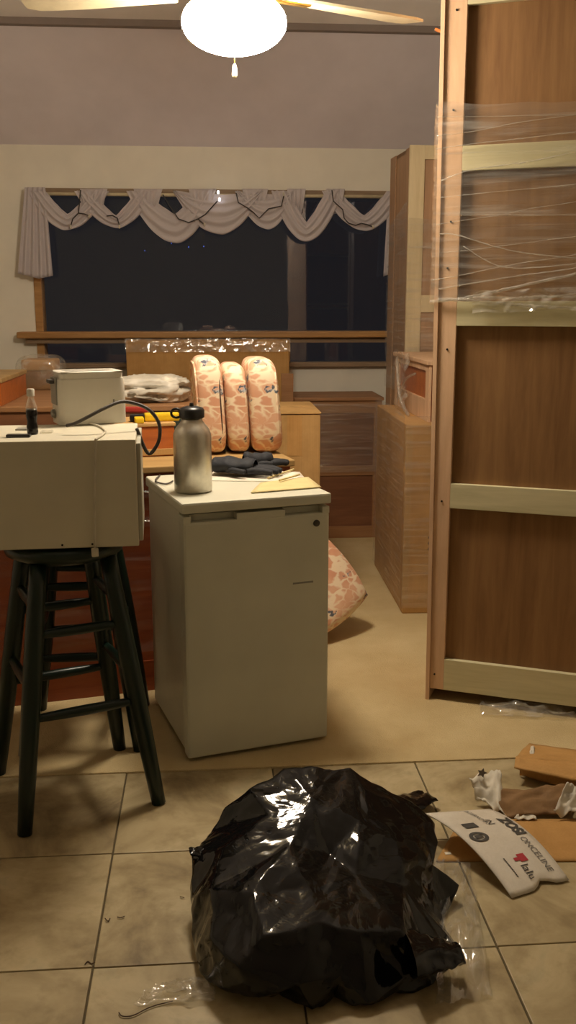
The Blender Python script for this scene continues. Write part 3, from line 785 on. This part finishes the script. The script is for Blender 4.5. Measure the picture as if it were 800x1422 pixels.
tp0 = onz(84, 592.5, MZ1)
TO = thing('toaster', 'white two-slot toaster standing on the microwave', 'toaster', (tp0.x, tp0.y, MZ1), math.radians(20))
TL, TD, THt = .205, .135, .158
mb = MB()
def tof(u, v):
    th = 2 * math.pi * u; e = .35
    cx = math.copysign(abs(math.cos(th)) ** e, math.cos(th)); sy = math.copysign(abs(math.sin(th)) ** e, math.sin(th))
    prof = [(.95, 0.008), (1.0, .02), (1.0, .5), (.985, .8), (.97, .86), (.945, .865), (.94, .9), (.95, .985), (.9, 1.0)]
    r, z = prof[min(8, int(round(v * 8)))]
    return Vector((TL / 2 + cx * TL / 2 * r, TD / 2 + sy * TD / 2 * r, THt * z))
mb.grid(tof, 64, 8); bmesh.ops.remove_doubles(mb.bm, verts=mb.bm.verts, dist=.0002)
tb = mb.build('toaster_body', 'toaster', TO, smooth='auto')
tpl = MB()
for y0, y1 in ((.006, .036), (.054, .081), (.099, TD - .006)): tpl.box(.011, TL - .011, y0, y1, THt - .006, THt - .0005)
for x0, x1 in ((.011, .03), (TL - .03, TL - .011)): tpl.box(x0, x1, .006, TD - .006, THt - .006, THt - .0006)
tpl.build('slotted_top', 'toaster', tb)
for y in (.034, .056, .079, .101): B('slot_liner', 'toastgrey', tb, .028, TL - .028, y - .001, y + .001, .03, THt - .004)
B('base_plate', 'toastgrey', tb, .012, TL - .012, .008, TD - .008, .004, .010)
lv = B('lever_panel', 'toastgrey', TO, -.003, .002, .03, TD - .03, .06, .14, bevel=.001)
B('lever', 'cord', lv, -.018, -.003, .045, .09, .122, .134, bevel=.003)
MB().lathe([(.013, 0), (.013, .008), (.009, .011)], 16).build('browning_knob', 'toastgrey', TO, loc=(-.001, TD / 2, .032), rot=(0, -math.pi / 2, 0))
for x in (.03, TL - .03):
    for y in (.02, TD - .02): MB().lathe([(.008, 0), (.008, .01)], 10).build('foot', 'foot', TO, loc=(x, y, 0))
B('logo_mark', 'inkgrey', tb, TL - .045, TL - .041, -.0008, .001, .062, .074)
# toaster cord hanging over the microwave's face
Rm = Matrix.Translation(TO.location) @ Matrix.Rotation(math.radians(20), 4, 'Z')
Ri = Rm.inverted()
def tl(px, py, Y=None, z=None):
    p = onz(px, py, z) if z else ony(px, py, Y)
    return Ri @ p
zc = MZ1 + .004
MB().tube(curve_pts([tl(118, 587, z=zc), tl(136, 591, z=zc), tl(146, 598, z=zc), tl(142, 604, z=zc), tl(134, 609, z=zc), tl(132.5, 614, Y=2.586), tl(132, 640, Y=2.586), tl(131.5, 700, Y=2.586), tl(132, 762, Y=2.586)], 6), .0032, 8).build('power_cord', 'cordw', TO, smooth=True)
pp = tl(132, 767, Y=2.586)
MB().box(-.009, .009, -.006, .006, -.012, .012, bevel=.003).build('plug', 'cordw', TO, loc=pp)

sp = onz(45.5, 603, MZ1)
SB = thing('soda_bottle', 'tiny plastic bottle of dark drink with white cap on the microwave', 'bottle', (sp.x, sp.y, MZ1))
MB().lathe([(.0, 0), (.012, 0), (.0135, .006), (.0135, .02), (.0115, .032), (.0135, .045), (.0135, .058), (.012, .064), (0, .064)], 20, cap=False).build('drink', 'cola', SB, smooth=True)
MB().lathe([(.014, .062), (.0135, .07), (.009, .085), (.0065, .092), (.0065, .098)], 20, cap=False).build('bottle_body', 'clear', SB, smooth=True)
MB().lathe([(.0, .096), (.0095, .096), (.0095, .112), (.008, .114), (0, .114)], 20, cap=False).build('cap', 'toaster', SB, smooth='auto')
SB.scale = (1.15, 1.15, 1.1)
p = onz(26, 607, MZ1)
o = MB().box(-.032, .032, -.012, .012, 0, .008, bevel=.002).build('black_remote', 'phone', loc=(p.x, p.y, MZ1)); tag(o, 'slim dark remote lying on the microwave edge', 'remote')
p = onz(30, 597, MZ1)
o = MB().box(-.035, .02, -.02, .02, 0, .004, bevel=.001).build('dark_card', 'toastgrey', loc=(p.x + .02, p.y + .005, MZ1)); tag(o, 'flat grey card on the microwave behind the tiny bottle', 'card')
p = onz(63, 601, MZ1)
o = MB().box(-.012, .02, -.02, .02, 0, .006, bevel=.002).build('clear_case', 'clear', loc=(p.x, p.y, MZ1)); tag(o, 'small clear plastic case on the microwave beside the tiny bottle', 'case')

# ================================================================== clutter on the desk between microwave and bottle
def dpt(px, py, z=DZ): return onz(px, py, z)
p = dpt(214, 636)
cr = thing('wooden_crate', 'orange-brown wooden crate on the desk under the yellow tool', 'crate', (p.x - .02, p.y + .03, DZ), DA)
B('crate_body', 'orange', cr, -.12, .10, 0, .24, 0, .115, bevel=.004)
B('crate_rim', 'card2', cr, -.125, .105, -.004, .244, .115, .128, bevel=.003)
B('slat', 'card2', cr, -.12, .10, -.006, 0, .005, .03, bevel=.002)
cz = DZ + .128
p = onz(214, 586, cz)
yt = thing('cordless_tool', 'yellow and black hand tool lying on the wooden crate', 'tool', (p.x - .09, p.y - .01, cz), math.radians(8))
B('tool_body', 'yellow', yt, .055, .19, 0, .05, 0, .032, bevel=.008)
B('tool_head', 'black', yt, 0, .06, .005, .045, .002, .028, bevel=.006)
B('tool_handle', 'yellow', yt, .015, .05, -.05, .01, 0, .022, bevel=.005)
p = onz(182, 574, cz + .01)
rr_ = MB().box(-.05, .05, -.012, .012, 0, .024, bevel=.007).build('red_screwdriver', 'red', loc=(p.x + .015, p.y + .12, cz), rot=(0, 0, math.radians(-15)))
tag(rr_, 'red plastic handle lying on the crate behind the yellow tool', 'tool')
p = onz(235, 574, LZ)
pb_ = MB(); pb_ = blob(.10, .05, .022, 9, .2)
o = pb_.build('tool_pouch', 'green', loc=(.5 * (ony(222, 575, 4.15).x + ony(262, 575, 4.15).x) , 4.15, 0), smooth=True)
o.location.z = DZ
tag(o, 'dark green soft pouch on the desk behind the steel bottle', 'pouch')
o.scale = (1, 1, 2.6)
# white plastic bag on the low cabinet edge
bb = blob(.16, .15, .055, 12, .4, 44, 24)
p = onz(210, 556, LZ)
o = bb.build('plastic_bag', 'plasticbag', loc=(p.x, max(4.48, p.y), LZ), smooth=True); tag(o, 'crumpled white plastic bag on the low cabinet behind the crate', 'bag')

# ================================================================== CURTAIN, ROD, STRING LIGHTS
YC = YW - .055
def wp(px, py, Y=YC): return ony(px, py, Y)
r0, r1 = wp(38, 269), wp(543, 269)
rod = MB().tube([(r0.x, YC, r0.z - .0), (r1.x, YC, r0.z)], .010, 10).build('curtain_rod', 'fanwhite', smooth=True)
tag(rod, 'thin white curtain rod across the window head', 'curtain rod')
SC = thing('scarf_valance', 'white sheer scarf valance draped in swags over the curtain rod', 'curtain', (0, YC, r0.z))
ZR = r0.z + .012
swags = [  # left, right px at rod, lowest px (x, y), inner gap bottom y or None, gap half width
    (40, 152, 94, 320, 298, 1), (104, 214, 164, 317, 300, 1), (176, 300, 246, 338, 298, 1),
    (240, 366, 306, 326, None, 0), (326, 410, 372, 319, None, 0), (376, 476, 424, 336, 309, 1), (446, 560, 506, 321, 300, 1)]
for i, (a, b, lx, ly, gy, g) in enumerate(swags):
    mb = MB()
    def fn(u, v, a=a, b=b, lx=lx, ly=ly, gy=gy, i=i):
        s2 = 2 * u - 1
        k_ = (lx - a) / (b - a)
        uu = u ** (math.log(k_) / math.log(.5)) if 0 < u < 1 else u
        ox = a + (b - a) * u; t = (u - k_) / (k_ if u < k_ else 1 - k_)
        oy = 266 + (ly - 266) * (1 - abs(t) ** 2.0)
        if gy:
            gm = 30; ix_ = lx + (ox - lx) * .62; iy = 266 + (gy - 266) * (1 - abs(t) ** 1.15)
            ix_ = a + 24 + (b - a - 48) * u; 
        else:
            ix_ = a + 6 + (b - a - 12) * u; iy = 266 + 5 * (1 - abs(t) ** 2)
        w = wp(ix_ + (ox - ix_) * v, iy + (oy - iy) * v)
        fold = .5 + .5 * math.cos(v * 2 * math.pi * (3 if gy else 4) + 1.5 * nz(u * 3, i * 3.1) + 2 * u)
        dep = .018 + .022 * math.sin(math.pi * min(1, v * .9 + .05)) + .018 * fold * (1 - .3 * abs(t))
        return Vector((w.x, -dep - .004 * (i % 2), w.z - SC.location.z + .004 * nz(u * 8, v * 8, i)))
    mb.grid(fn, 40, 36)
    mb.build('swag', 'sheer', SC, smooth=True, solid=.0015)
# gathers over the rod
for i, (a, b) in enumerate(((112, 150), (186, 226), (262, 300), (336, 372), (398, 424), (452, 478))):
    def fn(u, v, a=a, b=b, i=i):
        c_ = (a + b) / 2; w_ = 1 - .45 * v
        w = wp(c_ + (a + (b - a) * u - c_) * w_, 263 + 34 * v)
        return Vector((w.x, -.016 - .03 * math.sin(math.pi * min(1, v + .15)) - .010 * math.cos(u * 22 + i) * (.4 + v), w.z - SC.location.z))
    MB().grid(fn, 26, 12).build('gather', 'sheer', SC, smooth=True, solid=.0015)
def tail(pxa, pxb, y0, y1, seed, spread):
    def fn(u, v):
        x = pxa + (pxb - pxa) * u
        x = x + spread * (u - .25) * v - 6 * v * (1 - u)
        yb = y1 + 12 * (u - .5) * (1 if seed == 1 else -1) - 22 * max(0, u - .6)
        w = wp(x, y0 + (yb - y0) * v)
        return Vector((w.x, -.035 - .016 * math.cos(u * 26 + seed) * (.5 + .5 * v), w.z - SC.location.z))
    return fn
MB().grid(tail(36, 64, 261, 386, 1, 14), 44, 24).build('tail', 'sheer', SC, smooth=True, solid=.0015)
MB().grid(tail(538, 558, 266, 378, 2, 2), 30, 20).build('tail', 'sheer', SC, smooth=True, solid=.0015)
# string lights draped on the valance
SL = thing('string_lights', 'dark string light wire zigzagging across the white valance', 'string lights', (0, YC - .075, r0.z))
runs = [[(112, 264), (110, 285), (109, 296), (101, 304), (98, 314)], [(109, 296), (117, 297), (124, 300)], [(148, 300), (156, 299), (163, 303), (166, 314)], [(226, 270), (236, 287), (248, 304), (262, 309), (275, 304), (285, 298), (294, 288), (302, 279)], [(275, 304), (284, 312)],
        [(328, 268), (331, 281), (344, 289), (352, 295), (360, 303), (373, 290), (382, 288), (391, 286), (394, 272)], [(461, 264), (463, 279), (468, 284), (476, 291), (478, 303), (484, 310), (494, 313), (502, 310), (510, 312), (518, 315)]]
for r in runs:
    pts = [wp(x, y, YC - .075) - SL.location for x, y in r]
    for q in range(len(pts)): pts[q].y += .004 * math.sin(q * 2.1)
    MB().tube(pts, .0035, 6).build('wire', 'wire', SL)
for (x, y) in ((166, 315), (124, 300), (98, 315), (284, 312), (518, 315), (394, 270)):
    p = wp(x, y, YC - .078) - SL.location
    MB().lathe([(.003, .012), (.006, .006), (.006, -.006), (.002, -.012)], 10, p).build('bulb', 'cordw', SL, smooth=True)
for (x, y) in ((303, 267), (305, 277)):
    p = wp(x, y, YC - .08) - SL.location
    MB().lathe([(.001, .011), (.007, .006), (.007, -.006), (.001, -.011)], 12, p).build('lit_bulb', 'bulb', SL, smooth=True)
for (x, y) in ((201, 348), (238, 338), (262, 343), (283, 342)):  # blue dots in the glass put in as glowing beads on added wires
    p = wp(x, y, YC + .03) - SL.location
    MB().lathe([(.0005, .004), (.003, 0), (.0005, -.004)], 8, p).build('blue_dot', 'bluedot', SL, smooth=True)
    q = wp(x + 4, y - 40, YC + .03) - SL.location
    MB().tube([p, (p.x + .005, p.y, q.z)], .0006, 5).build('wire', 'wire', SL)

# ================================================================== BLACK TRASH BAG
def trash_bag():
    rnd = random.Random(7)
    c = Vector((.268, 2.05, 0)); k0 = c + Vector((0, .03, .12))
    prof = [(1066, 2.27), (1120, 2.14), (1180, 2.03), (1230, 1.93), (1290, 1.82), (1345, 1.755), (1402, 1.735)]
    def depth(py):
        for (a, ya), (b, yb) in zip(prof, prof[1:]):
            if py <= b: return ya + (yb - ya) * max(0, py - a) / (b - a)
        return prof[-1][1]
    poles = [(345, 1092, 2.24), (395, 1070, 2.28), (440, 1066, 2.28), (486, 1068, 2.29), (548, 1098, 2.27), (588, 1140, 2.20), (604, 1200, 2.10), (612, 1280, 2.0),
             (268, 1186, 2.14), (262, 1250, 2.03), (264, 1310, 1.95), (274, 1350, 1.87), (300, 1376, 1.80), (630, 1345, 1.86), (638, 1318, 1.92), (604, 1376, 1.80)]
    for px, py in ((360, 1396), (440, 1405), (520, 1399), (330, 1350), (415, 1362), (480, 1350), (560, 1362), (300, 1300), (372, 1305), (440, 1290), (498, 1296), (566, 1300),
                   (290, 1236), (350, 1240), (425, 1235), (494, 1215), (565, 1235), (315, 1180), (405, 1172), (455, 1180), (494, 1140), (556, 1172), (365, 1125), (430, 1110), (525, 1120)):
        poles.append((px + rnd.uniform(-8, 8), py + rnd.uniform(-7, 7), depth(py) + rnd.uniform(-.008, .022) + .0006 * max(0, abs(px - 440) - 90)))
    P = [ony(px, py, Y) for px, py, Y in poles]
    for q in range(9):
        a = math.pi * (.03 + .94 * q / 8); P.append(c + Vector((.33 * math.cos(a), .02 + .36 * math.sin(a), .04 + .10 * (q % 2))))
    for q in range(15):
        a = 2 * math.pi * q / 15; rr_ = rnd.uniform(.95, 1.05); P.append(c + Vector((.30 * rr_ * math.cos(a), .29 * rr_ * math.sin(a), 0)))
    P.append(c.copy())
    t = bmesh.new(); info = {}
    for p in P:
        p.z = max(.0, p.z); d = p - k0; v = t.verts.new(d.normalized()); info[v] = d
    bmesh.ops.convex_hull(t, input=t.verts[:])
    bmesh.ops.triangulate(t, faces=t.faces[:])
    for v in t.verts: v.co = k0 - c + info[v]
    amp = (.10, .085, .06, .035)
    for lev in range(4):
        old = set(t.verts); ln = {}
        bmesh.ops.subdivide_edges(t, edges=t.edges[:], cuts=1, use_grid_fill=True)
        t.normal_update()
        for v in t.verts:
            if v in old: continue
            L = max(e.calc_length() for e in v.link_edges)
            n_ = (v.co - (k0 - c)).normalized()
            v.co = v.co + n_ * L * rnd.uniform(-1.15, .75) * amp[lev]
    bmesh.ops.smooth_vert(t, verts=t.verts[:], factor=.35, use_axis_x=True, use_axis_y=True, use_axis_z=True)
    bmesh.ops.subdivide_edges(t, edges=t.edges[:], cuts=1, use_grid_fill=True)
    bmesh.ops.smooth_vert(t, verts=t.verts[:], factor=.5, use_axis_x=True, use_axis_y=True, use_axis_z=True)
    for v in t.verts: v.co.z = max(v.co.z, .0)
    return t, c
t, c = trash_bag()
BG = thing('trash_bag', 'large crumpled shiny black plastic trash bag on the tile floor', 'trash bag', (c.x, c.y, .001))
MB().add(t).build('bag_body', 'bag', BG, smooth=True)
def ear(name, base, tip, w, seed, flat=.25):
    base, tip = Vector(base), Vector(tip); d = tip - base
    up = Vector((0, 0, 1)); s_ = d.cross(up).normalized()
    def fn(u, v):
        th = 2 * math.pi * v; ww = w * (1 - .55 * u) * (1 + .3 * ridge(u * 3, math.cos(th) * 2, seed))
        p = base + d * u + s_ * ww * math.cos(th) + up * ww * flat * 2 * math.sin(th) * (1 - .3 * u) + up * .012 * nz(u * 6, math.cos(th) * 3, seed)
        p.z = max(.001, p.z)
        return p
    mb = MB(); mb.grid(fn, 14, 22); return mb.build(name, 'bag', BG, smooth=True)
CC = Vector((c[0], c[1], 0))
pe = onz(640, 1318, .07) - CC
ear('bag_corner', (pe.x - .12, pe.y - .01, .075), (pe.x, pe.y, .06), .06, 1)
pe = ony(264, 1184, 2.12) - CC
ear('bag_corner', (pe.x + .09, pe.y + .02, pe.z - .015), pe, .03, 2, .2)
pe = onz(596, 1104, .03) - CC
ear('bag_flap', (pe.x - .17, pe.y - .13, .06), (pe.x, pe.y, .025), .06, 3, .15)

# ================================================================== CLEAR FILM scraps
def sheet_on_floor(name, label, quad, amp, seed, mat='filmclear', nu=30, nv=30, z0=.006):
    q = [onz(*p) for p in quad]
    def fn(u, v):
        p = q[0].lerp(q[1], u).lerp(q[3].lerp(q[2], u), v)
        ed = (u * (1 - u) * v * (1 - v)) ** .25 * 2
        return Vector((p.x + .012 * nz(u * 5, v * 5, seed), p.y + .012 * nz(u * 5, v * 5, seed + 3), z0 + amp * max(0, ridge(u * 3, v * 3, seed)) ** 2 * min(1, ed) + amp * .25 * abs(nz(u * 12, v * 12, seed))))
    o = MB().grid(fn, nu, nv).build(name, mat, smooth=True); return tag(o, label, 'plastic film')
sheet_on_floor('clear_bag', 'clear plastic bag lying on the tiles under the printed board', [(604, 1398), (684, 1388), (654, 1203), (600, 1196)], .035, 3)
sheet_on_floor('clear_film', 'loose strip of clear film sticking out from the trash bag towards the stools', [(186, 1400), (300, 1392), (296, 1362), (214, 1372)], .022, 8)
sheet_on_floor('crumpled_film', 'crumpled clear film on the carpet under the bookcase bottom rail', [(668, 998), (800, 1004), (800, 984), (664, 974)], .03, 14, z0=.014)

# ================================================================== CARDBOARD SCRAPS
def board(name, label, cat, quad, mat, z=(.004, .004, .004, .004), arch=0.0, amp=.0, seed=0, thick=.004, nu=24, nv=10, notch=False, tear=0.0):
    q = [onz(p[0], p[1], zz_) for p, zz_ in zip(quad, z)]
    def fn(u, v):
        if notch and u > .9:
            cut = .035 * math.exp(-((v - .62) / .13) ** 2); u2 = u - cut * (u - .9) / .1 * 2.2
        else: u2 = u
        if tear: u2 = u2 + tear * nz(v * 6, seed) * abs(u - .5) * 2; v = v + tear * nz(u * 7, seed + 4) * abs(v - .5) * 2
        p = q[0].lerp(q[1], u2).lerp(q[3].lerp(q[2], u2), v)
        return p + Vector((0, 0, arch * 4 * u * (1 - u) + amp * ridge(u * 2.5, v * 2.5, seed) + amp * .3 * nz(u * 9, v * 9, seed)))
    o = MB().grid(fn, nu, nv).build(name, mat, smooth=True, solid=thick)
    tag(o, label, cat); o['_'] = 0; del o['_']
    return o, q, fn
# flat brown piece below everything
board('cardboard_sheet', 'flat brown cardboard sheet lying on the tiles beneath the white printed board', 'cardboard', [(606, 1196), (830, 1196), (830, 1138), (640, 1138)], 'card', arch=.0)
# printed white board, arched
pbz = (.07, .006, .006, .06)
pbo, pq, pfn = board('printed_board', 'arched white cardboard board with black and red print lying on the cardboard sheet', 'cardboard', [(590, 1130), (711, 1247), (790, 1222), (680, 1124)], 'cardwhite', z=pbz, arch=.032, notch=True, thick=.003)
pbo.name = 'printed_board'
def ptxt(txt, size, u0, v0, mat, du=None, bold=0.0, spin=0.0):
    # text runs along the board (u) with its top towards the far edge (v)
    L = (pq[1] - pq[0]).length; Wd = (pq[3] - pq[0]).length
    def fn(x, y):
        p = pfn(u0 + x / L, v0 + y / Wd); n_ = Vector((0, 0, 1)); return Vector(p) + n_ * .0034
    return text_mesh(txt, size, fn, bold).build('print', mat, pbo)
ptxt('ZOSI', .042, .26, .80, 'ink', bold=.002)
ptxt('ONCELINE', .026, .55, .78, 'inkgrey')
ptxt('INTERNO 2V', .018, .03, .55, 'inkgrey')
ptxt('IN', .030, .25, .58, 'ink')
ptxt('lalu', .034, .80, .44, 'ink')
ptxt('............', .022, .72, .28, 'ink', bold=.001)
def pmark(name, u0, u1, v0, v1, mat, ring=False):
    mb = MB()
    if not ring: mb.grid(lambda a, b: Vector(pfn(u0 + (u1 - u0) * a, v0 + (v1 - v0) * b)) + Vector((0, 0, .0034)), 6, 4)
    else:
        um, vm = (u0 + u1) / 2, (v0 + v1) / 2
        mb.grid(lambda a, b: Vector(pfn(um + (u1 - u0) / 2 * (1 - .4 * b) * math.cos(2 * math.pi * a), vm + (v1 - v0) / 2 * (1 - .4 * b) * math.sin(2 * math.pi * a))) + Vector((0, 0, .0034)), 24, 2)
    return mb.build(name, mat, pbo)
pmark('print', .28, .35, .20, .40, 'ink')
pmark('print', .41, .53, .10, .38, 'ink', True); pmark('print', .45, .49, .18, .30, 'ink')
pmark('print', .71, .78, .50, .62, 'inkred'); pmark('print', .735, .765, .42, .50, 'inkred')
# crumpled brown strip with white torn paper ends
o, q, fn = board('torn_cardboard', 'crumpled brown cardboard strip between torn white papers', 'cardboard', [(694, 1137), (792, 1135), (786, 1094), (690, 1100)], 'carddark', z=(.006, .006, .05, .045), amp=.014, seed=3, tear=.03)
o, q, fn = board('torn_paper', 'torn white paper scrap with a small star sticker standing on the tiles', 'paper', [(662, 1114), (706, 1138), (694, 1077), (651, 1083)], 'paper', z=(.012, .010, .07, .075), amp=.02, seed=6, tear=.06, thick=.002)
st = MB(); cp = Vector(fn(.35, .9)) + Vector((0, -.006, .012)); n5 = []
for i in range(10):
    a = math.pi * i / 5; r = .016 if i % 2 == 0 else .008
    n5.append(st.bm.verts.new(cp + Vector((r * math.cos(a), -.002, r * math.sin(a)))))
st.bm.faces.new(n5); st.build('star_sticker', 'inkgrey', o, solid=.001)
board('paper_scrap', 'small white paper scrap lying at the foot of the torn cardboard', 'paper', [(714, 1138), (746, 1138), (738, 1127), (720, 1128)], 'paper', z=(.01, .01, .016, .016), amp=.004, seed=9, tear=.08, thick=.002)
board('torn_paper', 'torn white paper curl at the bookcase side end of the crumpled cardboard', 'paper', [(768, 1136), (825, 1136), (820, 1094), (786, 1098)], 'paper', z=(.012, .012, .05, .07), amp=.025, seed=12, tear=.08, thick=.002)
# folded flap further back: two faces of a bent strip
Zf = .062
fl = thing('cardboard_flap', 'bent brown cardboard strip propped on the tiles near the bookcase', 'cardboard', (0, 0, 0))
def strip(quad, zs, name, mat, seed):
    qq = [onz(p[0], p[1], z_) for p, z_ in zip(quad, zs)]
    def f2(u, v):
        p = qq[0].lerp(qq[1], u).lerp(qq[3].lerp(qq[2], u), v); return p + Vector((0, 0, .006 * nz(u * 4, v * 3, seed)))
    return MB().grid(f2, 16, 6).build(name, mat, fl, smooth=True, solid=.005)
strip([(714, 1066), (830, 1090), (830, 1062), (716, 1052)], (.055, .05, .075, .07), 'front_lip', 'card', 1)
strip([(716, 1052), (830, 1062), (830, 1046), (735, 1033)], (.07, .075, .006, .006), 'back_face', 'card', 2)
strip([(722, 1076), (800, 1098), (820, 1066), (722, 1058)], (.008, .008, .06, .06), 'under_fold', 'card', 3)
o = strip([(736, 1048), (742, 1048), (742, 1037), (737, 1037)], (.05, .05, .03, .03), 'white_sticker', 'paper', 4)
p = onz(622, 1188)
o = MB().box(-.008, .008, -.006, .006, 0, .0008).build('white_sticker', 'paper', loc=(p.x, p.y, .0062)); tag(o, 'tiny white sticker on the corner of the brown cardboard sheet', 'sticker')

# ================================================================== debris on tiles
deb = [([(118, 1341), (122, 1337), (127, 1340), (132, 1338)], 'dark curled thread lying across a tile joint'), ([(163, 1275), (168, 1276), (173, 1274)], 'short dark crumb of bark on a tile'),
       ([(250, 1247), (256, 1248)], 'dark speck of dirt on the tile beside the trash bag'), ([(165, 1408), (170, 1413), (185, 1412), (210, 1400), (240, 1392)], 'long dark thread on the tile under the clear film'), ([(146, 1277), (150, 1281), (153, 1277)], 'tiny dark thread curl next to a tile joint')]
for pts, lab in deb:
    w = [onz(x, y) for x, y in pts]
    for v in w: v.z = .0035
    o = MB().tube(curve_pts(w, 4), .0013, 5).build('floor_debris', 'debris'); tag(o, lab, 'debris')
